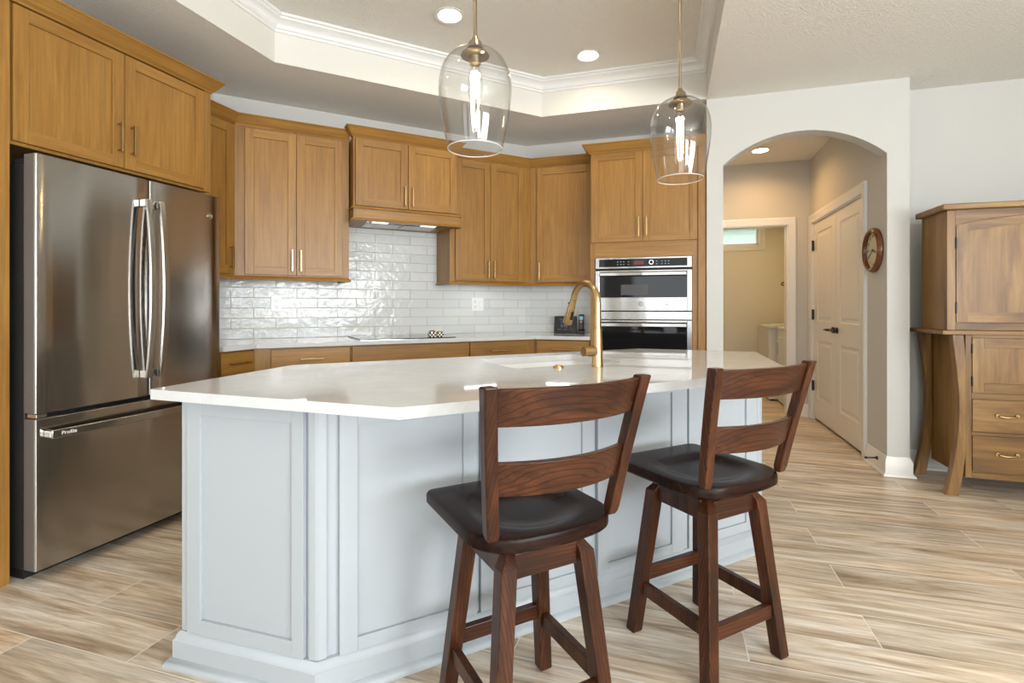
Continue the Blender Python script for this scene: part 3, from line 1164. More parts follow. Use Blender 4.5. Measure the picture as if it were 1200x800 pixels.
for xa_ in (f0 + .03, f1 - .06):
    T.part('handle_bracket', MB().box(xa_, xa_ + .03, yF - .040, yF - .001, .612, .640), M_chrome, fz, bevel=.004)
vs, fs = text_mesh('Profile', .022)
T.part('lettering', MB(Matrix.Translation((f0 + .095, yF - .0535, .626)) @ Matrix.Rotation(R(3.5), 4, 'Z').inverted() @ Matrix.Rotation(R(90), 4, 'X')).add(vs, fs), M_plastic, fz, label='white lettering on the freezer handle')
# round maker's emblem
def emblem(T, x, y, z, r, parent, m, mb_m=None):
    mb = MB(Matrix.Translation((x, y, z)) @ Matrix.Rotation(R(90), 4, 'X'))
    mb.lathe([(r * .86, 0), (r * .86, .002), (r, .002), (r, 0)], n=28, closed=True)
    mb.tube([(r * .55 * math.cos(a) - r * .15, r * .5 * math.sin(a), .001) for a in [k * .35 for k in range(15)]], r * .07, 6)
    mb.tube([(r * .1 + r * .35 * math.cos(a), r * .42 * math.sin(a) - .1 * r, .001) for a in [2 + k * .4 for k in range(11)]], r * .07, 6)
    return T.part('emblem', mb, m, parent, smooth=True, label='round maker emblem')


emblem(T, 2.318, yF - .0015, 1.69, .018, d2, M_chrome)
for xa_ in (f0 + .01, f1 - .10):
    T.part('hinge_cover', MB().box(xa_, xa_ + .09, -.60, -.52, 1.776, 1.80), M_dark, bevel=.004)
T.part('hinge', MB().box(f0 + .01, f0 + .05, -.66, -.595, .694, .712), M_chrome, bevel=.002, label='bright steel lower hinge')

# ------------------------------------------------------------------ combination wall oven
T = Thing('double_oven', 'stainless steel double wall oven built into the maple tower', 'oven', FR, (-.19, -.34, .455))
ox0, ox1 = -.5625, .1775
oy = -.665
T.part('case', MB().box(ox0 + .005, ox1 - .005, -.638, -.03, .455, 1.562), M_dark)
cp = T.part('control_panel', MB().box(ox0, ox1, oy, -.6405, 1.473, 1.562), M_steelh, bevel=.003)
T.part('control_glass', MB().box(ox0 + .03, ox1 - .035, oy - .002, oy - .0003, 1.487, 1.548), M_glassblk, cp, label='black control glass')
T.part('display', MB().box(-.258, -.182, oy - .0035, oy - .0022, 1.503, 1.533), E_red, cp, label='small reddish display')
mb = MB(Matrix.Translation((-.125, oy - .002, 1.518)) @ Matrix.Rotation(R(90), 4, 'X'))
mb.lathe([(.013, 0), (.013, .012), (.018, .012), (.018, 0)], n=24, closed=True)
T.part('knob', mb, M_chrome, cp, smooth=True, label='round dial ring')
M_print = mat('pale_button_print', (.45, .50, .48), .5)
for bx in (-.385, -.36, -.338, -.30, -.085, -.045, -.02, .005):
    for bz in (1.505, 1.526):
        T.part('button', MB().box(bx - .005, bx + .005, oy - .0032, oy - .0022, bz - .0018, bz + .0018), M_print, cp)


def oven_door(z0, z1, wz0, wz1):
    mb = MB()
    mb.box(ox0, ox0 + .032, oy, -.6405, z0, z1).box(ox1 - .036, ox1, oy, -.6405, z0, z1)
    mb.box(ox0 + .032, ox1 - .036, oy, -.6405, z0, wz0).box(ox0 + .032, ox1 - .036, oy, -.6405, wz1, z1)
    d = T.part('door', mb, M_steelh, bevel=.002)
    T.part('window', MB().box(ox0 + .0325, ox1 - .0365, oy + .003, -.6415, wz0 + .0005, wz1 - .0005), M_glassblk, d, label='black glass window')
    hz = wz1 - .020
    mb = MB().tube([(ox0 + .038, oy - .045, hz), ((ox0 + ox1) / 2, oy - .052, hz), (ox1 - .042, oy - .045, hz)], 0, rect=(.014, .028), up=(0, 1, 0))
    h = T.part('handle', mb, M_steelh, d, bevel=.004)
    for xa_ in (ox0 + .045, ox1 - .075):
        T.part('handle_mount', MB().box(xa_, xa_ + .025, oy - .045, oy + .0028, hz - .01, hz + .01), M_steelh, d)
    return d


dA = oven_door(1.137, 1.458, 1.243, 1.446)
T.part('cavity_tray', MB().box(-.36, -.15, oy + .0022, oy + .0029, 1.262, 1.345), mat('oven_interior_tint', (.035, .032, .03), .25), dA)
emblem(T, -.205, oy - .001, 1.192, .018, dA, M_dark)
T.part('badge', MB().box(-.025, .005, oy - .0008, oy - .0001, 1.182, 1.187), M_dark, dA)
T.part('vent_strip', MB().box(ox0, ox1, oy + .008, -.6405, 1.068, 1.130), M_steelh, bevel=.002)
T.part('vent_gap', MB().box(ox0 + .004, ox1 - .004, oy + .016, -.6405, 1.1305, 1.1365).box(ox0 + .004, ox1 - .004, oy + .012, -.6405, 1.459, 1.472), M_gap)
dB = oven_door(.50, 1.062, .60, 1.046)
T.part('bottom_trim', MB().box(ox0, ox1, oy + .004, -.6405, .455, .494), M_steelh, bevel=.002)

# ------------------------------------------------------------------ cooktop and small things on the counter
ck = Thing('cooktop', 'black glass induction cooktop with steel edge set in the counter', 'cooktop', FB, (1.14, -.35, .9255))
ck.part('glass', MB().box(.776, 1.500, -.608, -.085, .928, .933), M_cooktop, bevel=.0015)
ck.part('frame', MB().box(.771, 1.505, -.613, -.080, .9255, .9278), M_chrome, label='thin steel frame')
chk = mat('black_white_checks', (.5, .5, .5), .15)
g = N(chk)
ch = g.n('ShaderNodeTexChecker', Scale=75.0)
ch.inputs[1].default_value = (.85, .83, .78, 1)
ch.inputs[2].default_value = (.02, .02, .02, 1)
tcn = g.n('ShaderNodeTexCoord')
adn = g.n('ShaderNodeVectorMath', operation='ADD')
adn.inputs[1].default_value = (.003, .003, .003)
g.l(tcn.outputs['Object'], adn.inputs[0])
g.l(adn.outputs[0], ch.inputs[0])
g.l(ch.outputs[0], g.b.inputs['Base Color'])
for k, (u, e, lb) in enumerate(((1.327, .545, 'left one of two black and white checked shakers on the cooktop'), (1.392, .54, 'right one of two black and white checked shakers on the cooktop'))):
    t = Thing('shaker', lb, 'shaker', FB, (u, -e, .9335), 'checked shakers on the cooktop')
    hh = .052 if k == 0 else .044
    t.part('body', MB().box(u - .027, u + .027, -e - .027, -e + .027, .9335, .9335 + hh * .72), chk, bevel=.003)
    t.part('lid', MB().lathe([(.0, .9335 + hh * .725), (.026, .9335 + hh * .725), (.026, .9335 + hh * .86), (.015, .9335 + hh), (.0, .9335 + hh * 1.02)], (u, -e), 20), M_gold, smooth=True, label='gold cap')

# outlets on the tile
T = Thing('electrical_outlet', 'white duplex outlet on the tile left of the cooktop', 'outlet', FB, (.255, -.009, 1.13))
T.part('cover_plate', MB().box(.217, .293, -.0145, -.0092, 1.131, 1.255), M_plastic, bevel=.002)


def sockets(T, x):
    for zz in (1.217, 1.169):
        sk = T.part('socket', MB().box(x - .017, x + .017, -.0165, -.0146, zz - .014, zz + .014), M_plastic, bevel=.001)
        T.part('slot', MB().box(x - .009, x - .006, -.0169, -.0166, zz, zz + .009).box(x + .006, x + .009, -.0169, -.0166, zz, zz + .009).box(x - .003, x + .003, -.0169, -.0166, zz - .011, zz - .005), M_gap, sk, label='dark slots')


sockets(T, .255)
T = Thing('electrical_outlet', 'white double plate with outlet and rocker switch right of the cooktop', 'outlet', FB, (1.956, -.009, 1.13))
T.part('cover_plate', MB().box(1.896, 2.016, -.0145, -.0092, 1.131, 1.253), M_plastic, bevel=.002)
sockets(T, 1.93)
T.part('rocker_switch', MB().prism_x([(-.0146, 1.160), (-.0185, 1.162), (-.0165, 1.192), (-.020, 1.224), (-.0146, 1.226)], 1.967, 2.000), M_plastic)

# digital clock and cordless phone
T = Thing('digital_clock', 'black digital day clock showing 3:40 on the counter beside the oven tower', 'clock', FR, (-.91, -.14, .9255))
lean = .14
mk = Matrix.Translation((-.91, -.16, .9255)) @ Matrix.Rotation(R(-9), 4, 'X')
T.part('housing', MB(mk).box(-.106, .106, 0, .022, .0022, .160).box(-.07, .07, .022, .05, .006, .05), M_dark, bevel=.003)
T.part('screen', MB(mk).box(-.096, .096, -.0012, -.0002, .014, .150), mat('dark_lcd', (.012, .012, .016), .12), label='dark screen')
for body, sz, px, pz in (('THURSDAY', .021, -.005, .125), ('AFTERNOON', .014, -.005, .103), ('3:40', .040, -.012, .068), ('PM', .012, .052, .058)):
    vs, fs = text_mesh(body, sz)
    T.part('lettering', MB(mk @ Matrix.Translation((px, -.0018, pz)) @ Matrix.Rotation(R(90), 4, 'X')).add(vs, fs), E_dig, label='dim lit lettering')
T.part('date_marks', MB(mk).box(-.07, -.035, -.0018, -.0013, .033, .037).box(-.012, .018, -.0018, -.0013, .033, .037).box(.05, .07, -.0018, -.0013, .033, .037), E_dig)
T = Thing('cordless_phone', 'black cordless phone standing in its charging cradle beside the day clock', 'phone', FR, (-.765, -.14, .9255))
mk = Matrix.Translation((-.765, -.15, .9255)) @ Matrix.Rotation(R(-9), 4, 'X')
T.part('cradle', MB().box(-.796, -.734, -.185, -.10, .9256, .950).box(-.794, -.736, -.135, -.105, .9495, .965), M_black, bevel=.004)
hs = T.part('handset', MB(mk).box(-.023, .023, 0, .022, .0275, .178), M_dark, bevel=.005)
T.part('screen', MB(mk).box(-.017, .017, -.001, -.0001, .125, .158), E_lcd, hs, label='blue lit screen')
T.part('dial_key', MB(mk @ Matrix.Translation((0, -.0002, .108)) @ Matrix.Rotation(R(90), 4, 'X')).lathe([(.006, 0), (.006, .002), (.011, .002), (.011, 0)], n=18, closed=True), M_plastic, hs, label='pale round key')
kp = MB(mk)
for i in range(4):
    for j in range(3):
        kp.box(-.016 + j * .0115, -.007 + j * .0115, -.0016, -.0001, .045 + i * .012, .051 + i * .012)
T.part('keypad', kp, mat('grey_keys', (.18, .18, .19), .5), hs)

# under-cabinet lamps
for fr, x, lb in ((FB, .30, 'slim lit strip lamp under the cabinet left of the hood'), (FB, 1.90, 'slim lit strip lamp under the cabinet right of the hood'), (FR, -.93, 'slim lit strip lamp under the corner cabinet by the ovens')):
    T = Thing('strip_lamp', lb, 'lamp', fr, (x, -.2, 1.36), 'strip lamps under the wall cabinets')
    T.part('housing', MB().box(x - .16, x + .16, -.225, -.175, 1.3715, 1.3855), M_plastic, bevel=.002)
    T.part('diffuser', MB().box(x - .15, x + .15, -.218, -.182, 1.3685, 1.371), E_strip, label='glowing diffuser')

# ------------------------------------------------------------------ kitchen island
KF, KK = -1.63, -2.34
A = (-1.515, 1.30)
Bc = (1.30 + KF * S2, 1.30)
Cc = (.42, .42 - KF * S2)
D = (.42, 3.10)
Ec = (3.10 + KK * S2, 3.10)
Fc = (-1.515, -1.515 - KK * S2)
BODY = [A, Bc, Cc, D, Ec, Fc]
FI = ((KF / S2, -KF / S2), R(45))     # front of the island, local x = u
T = Thing('kitchen_island', 'six sided pale grey blue island with recessed panels in the middle of the kitchen', 'island', W, (-.55, 2.1, 0))
ctr = Vector((-.55, 2.1, 0))


def framed(M, x0, x1, z0, z1, fx0, fx1, fz0, fz1, th=.02, rec=.010):
    mb = MB(M)
    mb.box(x0, fx0, -th, -.0005, z0, z1).box(fx1, x1, -th, -.0005, z0, z1)
    mb.box(fx0, fx1, -th, -.0005, z0, fz0).box(fx0, fx1, -th, -.0005, fz1, z1)
    mb.box(fx0, fx1, -th + rec, -.0005, fz0, fz1)
    return mb


# body is a shell so the sink can hang in it
bb = MB()
bb.sweep(BODY, [(0, .002), (0, .8835), (-.018, .8835), (-.018, .002)], closed=True)
T.part('body', bb, M_island)
Mf = Matrix.Translation((FI[0][0], FI[0][1], 0)) @ Matrix.Rotation(FI[1], 4, 'Z')
Ml = Matrix.Translation((0, 1.30, 0))
T.part('end_panel', framed(Ml, -1.492, -1.043, .110, .866, -1.436, -1.084, .158, .815), M_island, bevel=.0012)
for a, b, c, d in ((.268, .723, .322, .672), (.738, 1.224, .79, 1.166), (1.240, 1.700, 1.292, 1.636), (1.736, 2.188, 1.79, 2.112)):
    T.part('front_panel', framed(Mf, a, b, .110, .866, c, d, .150, .800), M_island, bevel=.0012)
Mr = Matrix.Translation((.42, 0, 0)) @ Matrix.Rotation(R(90), 4, 'Z')
T.part('end_panel', framed(Mr, 2.755, 3.07, .110, .866, 2.81, 3.015, .158, .815), M_island, bevel=.0012)
Mb = Matrix.Translation((0, 3.10, 0)) @ Matrix.Rotation(R(180), 4, 'Z')
T.part('end_panel', framed(Mb, -.39, .175, .110, .866, -.335, .12, .158, .815), M_island, bevel=.0012)
Ms = Matrix.Translation((KK / S2, -KK / S2, 0)) @ Matrix.Rotation(R(225), 4, 'Z')
uS0, uS1 = -(Ec[0] + Ec[1]) / S2, -(Fc[0] + Fc[1]) / S2
wS = (uS1 - uS0 - .06) / 4
for i in range(4):
    a = uS0 + .03 + i * wS + .003
    b = a + wS - .006
    sd = T.part('door', framed(Ms, a, b, .110, .866, a + .056, b - .056, .166, .81), M_island, bevel=.0012)
    mbp = MB(Ms)
    mbp.box(b - .033, b - .023, -.056, -.046, .66, .815).box(b - .033, b - .023, -.0465, -.02, .67, .68).box(b - .033, b - .023, -.0465, -.02, .795, .805)
    T.part('handle', mbp, M_gold, sd, label='brass bar pull')
mm = Matrix.Translation((-1.515, 0, 0)) @ Matrix.Rotation(R(-90), 4, 'Z')
T.part('end_panel', framed(mm, -1.765, -1.325, .110, .866, -1.71, -1.38, .158, .815), M_island, bevel=.0012)


def corner_post(p, d0, d1, w=.026, o=.012):
    """chamfered post wrapped round a corner; d0 comes in, d1 leaves (unit plan vectors), outward is right"""
    d0, d1 = Vector(d0).normalized(), Vector(d1).normalized()
    n0, n1 = Vector((d0.y, -d0.x)), Vector((d1.y, -d1.x))
    P = Vector(p)
    m = (n0 + n1) / (1 + n0.dot(n1))
    e = .001
    a0 = P - d0 * w
    b0 = P + d1 * w
    pts = [a0 + n0 * e, a0 + n0 * o, P + m * o - d0 * .006, P + m * o + d1 * .006, b0 + n1 * o, b0 + n1 * e, P + m * e]
    return MB().prism([(q.x, q.y) for q in pts], .109, .883)


dirs = [Vector(BODY[(i + 1) % 6]) - Vector(BODY[i]) for i in range(6)]
for i in (0, 1, 2, 3):
    T.part('corner_post', corner_post(BODY[i], dirs[i - 1], dirs[i], .024 if i != 0 else .018), M_island, bevel=.001)
mp_ = MB(Mf).box(1.703, 1.7325, -.012, -.0005, .109, .883).box(.727, .734, -.008, -.0005, .109, .883)
T.part('pilaster', mp_, M_island, bevel=.001)
T.part('base_moulding', MB().sweep(BODY, [(.0008, .0005), (.048, .0005), (.048, .006), (.040, .020), (.028, .026), (.028, .080), (.022, .086), (.020, .096), (.012, .106), (.0008, .108)], closed=True), M_island, smooth=True)

# worktop with sink cut-out
TOP = [(-1.506, 1.166), (-.639, 1.132), (.468, 2.268), (.472, 3.15), (-.165, 3.195), (-1.552, 1.842)]
def un(u, n):
    return ((u + n) / S2, (u - n) / S2)
SK = [un(.99, -2.245), un(1.56, -2.245), un(1.56, -1.835), un(.99, -1.835)]
def rounded(poly, r, k=5):
    out = []
    n = len(poly)
    for i in range(n):
        p = Vector(poly[i])
        a = (Vector(poly[i - 1]) - p).normalized()
        b = (Vector(poly[(i + 1) % n]) - p).normalized()
        p0, p1 = p + a * r, p + b * r
        for j in range(k + 1):
            t = j / k
            q = p0 * (1 - t) ** 2 + p * 2 * t * (1 - t) + p1 * t * t
            out.append((q.x, q.y))
    return out


SKR = rounded(SK, .035)
mb = MB()
plate(mb, rounded(TOP, .006, 2), [SKR], .884, .914)
o = mb.build('island_countertop', M_quartz, bevel=.002, bseg=2)
tag(o, 'white quartz worktop on the island with an undermount sink opening', 'countertop')
T = Thing('sink', 'white undermount sink basin set in the island worktop', 'sink', FI, (1.275, .41, .66))
def ul(u, n):
    p = un(u, n)
    return to(FI, p)
mb = MB()
q = [ul(.984, -2.251), ul(1.566, -2.251), ul(1.566, -1.829), ul(.984, -1.829)]
inner = rounded([(q[0][0] + 0, q[0][1]), q[1], q[2], q[3]], .04)
def off(poly, d):
    c = Vector((sum(p[0] for p in poly) / len(poly), sum(p[1] for p in poly) / len(poly)))
    return [tuple(Vector(p) + (c - Vector(p)).normalized() * d) for p in poly]
rg = [[(x, y, .8835) for x, y in off(inner, -.03)], [(x, y, .8835) for x, y in inner], [(x, y, .872) for x, y in off(inner, .004)], [(x, y, .70) for x, y in off(inner, .008)],
      [(x, y, .685) for x, y in off(inner, .03)], [(x, y, .68) for x, y in off(inner, .17)]]
rg2 = [[(x, y, z - .008) for x, y, z in r] for r in rg][::-1]
mb.rings(rg + rg2, 0, False, True)
cx, cy = ul(1.275, -2.04)
mb.prism(off(inner, .165), .672, .6795)
bas = T.part('basin', mb, M_porc, smooth=True)
T.part('drain', MB().lathe([(.0, .680), (.045, .680), (.045, .684), (.02, .682), (.0, .682)], (cx, cy), 24), M_gold, bas, smooth=True, label='brass drain')

# faucet
fx, fy = -.283, 2.158
T = Thing('faucet', 'brushed gold pull down kitchen faucet with arched spout beside the sink', 'faucet', ((fx, fy), R(45)), (0, 0, .9145))
zb = .9145
T.part('base', MB().lathe([(.0, zb), (.0245, zb), (.0245, zb + .004), (.0235, zb + .01), (.021, zb + .10), (.0185, zb + .16), (.0, zb + .16)], n=28), M_gold, smooth=True)
# local +y points over the sink
pts, rr = [(0, 0, zb + .161), (0, 0, zb + .22)], [.0165, .0160]
Rr_, zc = .088, zb + .265
pts.append((0, 0, zc)); rr.append(.0155)
for i in range(1, 17):
    a = R(180 * i / 16 * .93)
    pts.append((0, Rr_ - Rr_ * math.cos(a), zc + Rr_ * math.sin(a))); rr.append(.0155 - .0015 * i / 16)
T.part('spout', MB().tube(pts, rr, 20), M_gold, smooth=True)
e0 = Vector(pts[-1]); dv = (Vector(pts[-1]) - Vector(pts[-2])).normalized()
dv = (dv + Vector((0, .12, 0))).normalized()
sh_ = T.part('spray_head', MB().tube([e0, e0 + dv * .03, e0 + dv * .035, e0 + dv * .11, e0 + dv * .12], [.0145, .0155, .0165, .0215, .0205], 22), M_gold, smooth=True)
nv = Vector((0, dv.z, -dv.y)).normalized()
T.part('spray_button', MB().tube([e0 + dv * .052 + nv * .0185, e0 + dv * .092 + nv * .0212], 0, rect=(.006, .012), up=nv), M_black, sh_, bevel=.002, label='black rubber button')
T.part('spray_toggle', MB().cyl(e0 + dv * .03 - nv * .0158, e0 + dv * .03 - nv * .028, .0048, 12), M_black, sh_, label='small black button')
hd = T.part('handle', MB().cyl((-.015, 0, zb + .066), (-.072, 0, zb + .066), .0205, 24).tube([(-.060, .010, zb + .074), (-.066, .055, zb + .080), (-.070, .095, zb + .084)], [.006, .005, .0045], 10), M_gold, smooth=True)
o = MB().lathe([(.0, .9145), (.022, .9145), (.022, .920), (.019, .923), (.014, .9235), (.0135, .926), (.0, .9265)], (0, 0), 28).build('air_switch', M_gold, smooth=True)
o.location = (-.430, 2.068, 0)
tag(o, 'round brass push button set in the worktop in front of the sink', 'button')

# ------------------------------------------------------------------ bar stools
def seat_outline():
    pts = []
    def arc(cx, cy, r, a0, a1, k):
        for i in range(k + 1):
            a = R(a0 + (a1 - a0) * i / k)
            pts.append((cx + r * math.cos(a), cy + r * math.sin(a)))
    w, f, b = .208, .245, -.198
    arc(w - .028, f - .028, .028, 0, 90, 5)
    arc(-w + .028, f - .028, .028, 90, 180, 5)
    for i in range(1, 5):
        pts.append((-w, f - .028 - (f - .028 + .06) * i / 5))
    arc(-w + .115, b + .125, .115, 180, 258, 8)
    for i in range(1, 6):
        t = i / 6
        x = (-w + .115 - .024) * (1 - 2 * t)
        pts.append((x, b + .0125 - .010 * (1 - (1 - 2 * t) ** 2)))
    arc(w - .115, b + .125, .115, 282, 360, 8)
    for i in range(1, 5):
        pts.append((w, -.06 + (f - .028 + .06) * i / 5))
    return pts


def make_stool(label, loc):
    T = Thing('bar_stool', label, 'stool', (loc, R(45)), (0, 0, 0), 'dark oak swivel stools at the island')
    # seat: scooped slab
    ol = seat_outline()
    zt, th = .612, .036
    rings = []
    for s_, z in ((.97, zt - th), (1.0, zt - th + .006), (1.0, zt - .008), (.985, zt - .001)):
        rings.append([(x * s_, y * s_, z) for x, y in ol])
    for s_ in (.95, .88, .80, .72, .64, .54, .42, .28, .12):
        r = []
        for x, y in ol:
            X, Y = x * s_, y * s_
            dd_ = math.hypot(X / .165, (Y - .01) / .165)
            t = max(0, min(1, (1.03 - dd_) / .40))
            dep = .015 * (t * t * (3 - 2 * t))
            r.append((X, Y, zt - dep))
        rings.append(r)
    T.part('seat', MB().rings(rings), M_seat, smooth=True, label='very dark scooped seat')
    # back posts
    p0, p1 = (.176, -.160), (.221, -.236)
    for sx in (-1, 1):
        mb = MB()
        rg = []
        for t in [0, .025, .06] + [i / 10 for i in range(1, 11)]:
            x = sx * (p0[0] + (p1[0] - p0[0]) * t)
            y = p0[1] + (p1[1] - p0[1]) * (t ** 1.15)
            z = zt - .001 + (.99 - zt) * t
            w = .0165 if t > .05 else (.0115 if t < .01 else .015)
            d = (.0150 + .002 * t) if t > .05 else (.010 if t < .01 else .013)
            rg.append([(x + w * a, y + d * b, z) for a, b in ((1, 1), (-1, 1), (-1, -1), (1, -1))])
        T.part('back_post', mb.rings(rg), M_stool, bevel=.004)
    # curved slats
    for za, zb_ in ((.893, .982), (.722, .806)):
        mb = MB()
        rg = []
        n = 17
        for i in range(n):
            v = -1 + 2 * i / (n - 1)
            q = []
            for z, side in ((za, 1), (za, -1), (zb_, -1), (zb_, 1)):
                t = (z - zt) / (.99 - zt)
                hx = p0[0] + (p1[0] - p0[0]) * t - .010
                y = p0[1] + (p1[1] - p0[1]) * (t ** 1.15)
                bow = -.045 * (1 - v * v)
                q.append((hx * v, y + .006 + bow + side * .010, z))
            rg.append(q)
        T.part('slat', mb.rings(rg), M_stoolx, bevel=.003, smooth=True)
    # swivel and base
    T.part('swivel_plate', MB().lathe([(.0, .548), (.095, .548), (.095, .566), (.11, .566), (.11, .5755), (.0, .5755)], n=32), M_black, smooth=True)
    a = .1135
    ap = MB()
    ap.box(-a + .02, a - .02, -a - .010, -a + .012, .482, .546).box(-a + .02, a - .02, a - .012, a + .010, .482, .546)
    ap.box(-a - .010, -a + .012, -a + .02, a - .02, .482, .546, 1).box(a - .012, a + .010, -a + .02, a - .02, .482, .546, 1)
    T.part('apron', ap, [M_stoolx, M_stool], bevel=.002)
    T.part('top_block', MB().box(-.09, .09, -.09, .09, .530, .5475), M_black)
    b = .168
    for sx in (-1, 1):
        for sy in (-1, 1):
            mb = MB()
            rg = []
            for z, c in ((0, .0175), (.006, .0205), (.30, .0215), (.515, .0225), (.548, .0225)):
                k = z / .548
                px, py = sx * (b + (a - b) * k), sy * (b + (a - b) * k)
                q = [(px + c * e, py + c * f, z) for e, f in ((1, 1), (-1, 1), (-1, -1), (1, -1))]
                if z > .54:   # outer top corner is cut away
                    q = [(x - (sx * .022 if x * sx > px * sx else 0), y - (sy * .022 if y * sy > py * sy else 0), zz) for x, y, zz in q]
                rg.append(q)
            T.part('leg', mb.rings(rg), M_stool, bevel=.0025)
    def at(z):
        return b + (a - b) * z / .548
    for nm, z in (('x+', .205), ('x-', .155), ('y-', .165), ('y+', .180)):
        k = at(z)
        mb = MB()
        if nm == 'x+':
            mb.box(-k + .018, k - .018, k - .011, k + .011, z - .022, z + .022)
        elif nm == 'x-':
            mb.box(-k + .018, k - .018, -k - .011, -k + .011, z - .022, z + .022)
        elif nm == 'y-':
            mb.box(-k - .011, -k + .011, -k + .018, k - .018, z - .022, z + .022)
        else:
            mb.box(k - .011, k + .011, -k + .018, k - .018, z - .022, z + .022)
        T.part('stretcher', mb, M_stoolx if nm[0] == 'x' else M_stool, bevel=.002)
    return T


st = make_stool('dark oak swivel bar stool with slatted back nearest the viewer, left of the pair', (-.386, 1.378))
c2 = copy_tree(st.o)
c2.location = (.12, 1.897, 0)
c2['label'] = 'dark oak swivel bar stool with slatted back farther right, nearer the arch'

# ------------------------------------------------------------------ pendant lamps
def make_pendant(label, loc):
    T = Thing('pendant_lamp', label, 'lamp', (loc, 0), (0, 0, 1.745), 'clear glass pendants over the island')
    prof = [(.022, 2.108), (.050, 2.104), (.082, 2.088), (.107, 2.062), (.124, 2.028), (.1325, 1.990), (.1340, 1.955), (.1300, 1.905), (.1220, 1.850), (.1120, 1.795), (.1010, 1.745)]
    # smooth the profile
    pr = []
    for i in range(len(prof) - 1):
        p = [Vector(prof[max(i - 1, 0)]), Vector(prof[i]), Vector(prof[i + 1]), Vector(prof[min(i + 2, len(prof) - 1)])]
        for j in range(4):
            t = j / 4
            q = .5 * ((2 * p[1]) + (-p[0] + p[2]) * t + (2 * p[0] - 5 * p[1] + 4 * p[2] - p[3]) * t * t + (-p[0] + 3 * p[1] - 3 * p[2] + p[3]) * t ** 3)
            pr.append((q.x, q.y))
    pr.append(prof[-1])
    innr = [(max(r - .0028, .004), z - (.0028 if i < 6 else 0)) for i, (r, z) in enumerate(pr)][::-1]
    T.part('glass_shade', MB().lathe(pr + [(.0996, 1.7425)] + innr, n=64, closed=True), M_glass, smooth=True, label='clear tulip shaped glass shade')
    T.part('rim', MB().tube([(.1003 * math.cos(2 * math.pi * k / 48), .1003 * math.sin(2 * math.pi * k / 48), 1.7432) for k in range(48)], .0019, 8, closed=True), M_rimg, smooth=True, label='glass edge painted pale as if catching light')
    T.part('stem', MB().cyl((0, 0, 2.150), (0, 0, ZT - .02), .0072, 14), M_brassd, smooth=True, label='slim brass stem')
    T.part('canopy', MB().lathe([(.0, ZT - .0005), (.062, ZT - .0005), (.062, ZT - .012), (.045, ZT - .022), (.0, ZT - .022)], n=32), M_brassd, smooth=True)
    T.part('cap', MB().lathe([(.0, 2.155), (.010, 2.155), (.012, 2.145), (.024, 2.132), (.026, 2.118), (.031, 2.110), (.0, 2.110)], n=28), M_brassd, smooth=True)
    T.part('socket', MB().lathe([(.0, 2.104), (.018, 2.104), (.050, 2.090), (.052, 2.082), (.021, 2.080), (.020, 2.052), (.0, 2.052)], n=28), M_brassd, smooth=True)
    bl = T.part('bulb', MB().lathe([(.012, 2.051), (.014, 2.044), (.022, 2.024), (.027, 1.995), (.0275, 1.965), (.023, 1.938), (.012, 1.924), (.002, 1.921)], n=24), M_glass, smooth=True, label='clear glass bulb')
    f = MB()
    for k in range(5):
        aa = k * math.pi * .4 + .4
        f.tube([(.015 * math.cos(aa), .015 * math.sin(aa), 2.022), (.011 * math.cos(aa + .5), .011 * math.sin(aa + .5), 1.948)], .0030, 6)
    T.part('filament', f, E_fil, bl, label='glowing filament')
    return T


pd = make_pendant('clear glass pendant on brass stem hanging over the left of the island', (-.676, 1.756))
c2 = copy_tree(pd.o)
c2.location.x, c2.location.y = .053, 2.44
c2['label'] = 'clear glass pendant on brass stem hanging nearer the arch'

# ------------------------------------------------------------------ recessed ceiling lamps
def make_can(label, x, y, z, em, group='recessed ceiling lamps'):
    T = Thing('recessed_lamp', label, 'lamp', ((x, y), 0), (0, 0, z), group)
    T.part('trim_ring', MB().lathe([(.0752, z + .001), (.076, z - .001), (.098, z - .003), (.098, z - .007), (.084, z - .009), (.0735, z - .004), (.0735, z + .001)], n=40, closed=True), M_white, smooth=True)
    T.part('reflector', MB().lathe([(.0735, z), (.060, z + .035), (.0615, z + .036), (.0748, z + .002)], n=40, closed=True), M_white, smooth=True)
    T.part('lens', MB().lathe([(.0, z + .033), (.0595, z + .033), (.0595, z + .0345), (.0, z + .0345)], n=32), em, label='glowing lens')
    return T


make_can('round recessed lamp in the tray left of the near pendant', *CANS[0], ZT, E_can)
make_can('round recessed lamp in the tray between the two pendants', *CANS[1], ZT, E_can)
make_can('round recessed lamp added for light in the tray, unseen near the viewer, left', *CANS[2], ZT, E_can)
make_can('round recessed lamp added for light in the tray, unseen near the viewer, right', *CANS[3], ZT, E_can)
make_can('round recessed lamp in the hall ceiling beyond the arch', .887, 5.64, ZC, E_hall)
make_can('unseen round recessed lamp added in the laundry ceiling as warm fill', *LAUNDRY_FILL, ZC, emis('laundry_fill_lamp', (1, .66, .28), LAMP['hall'] * 8.5))

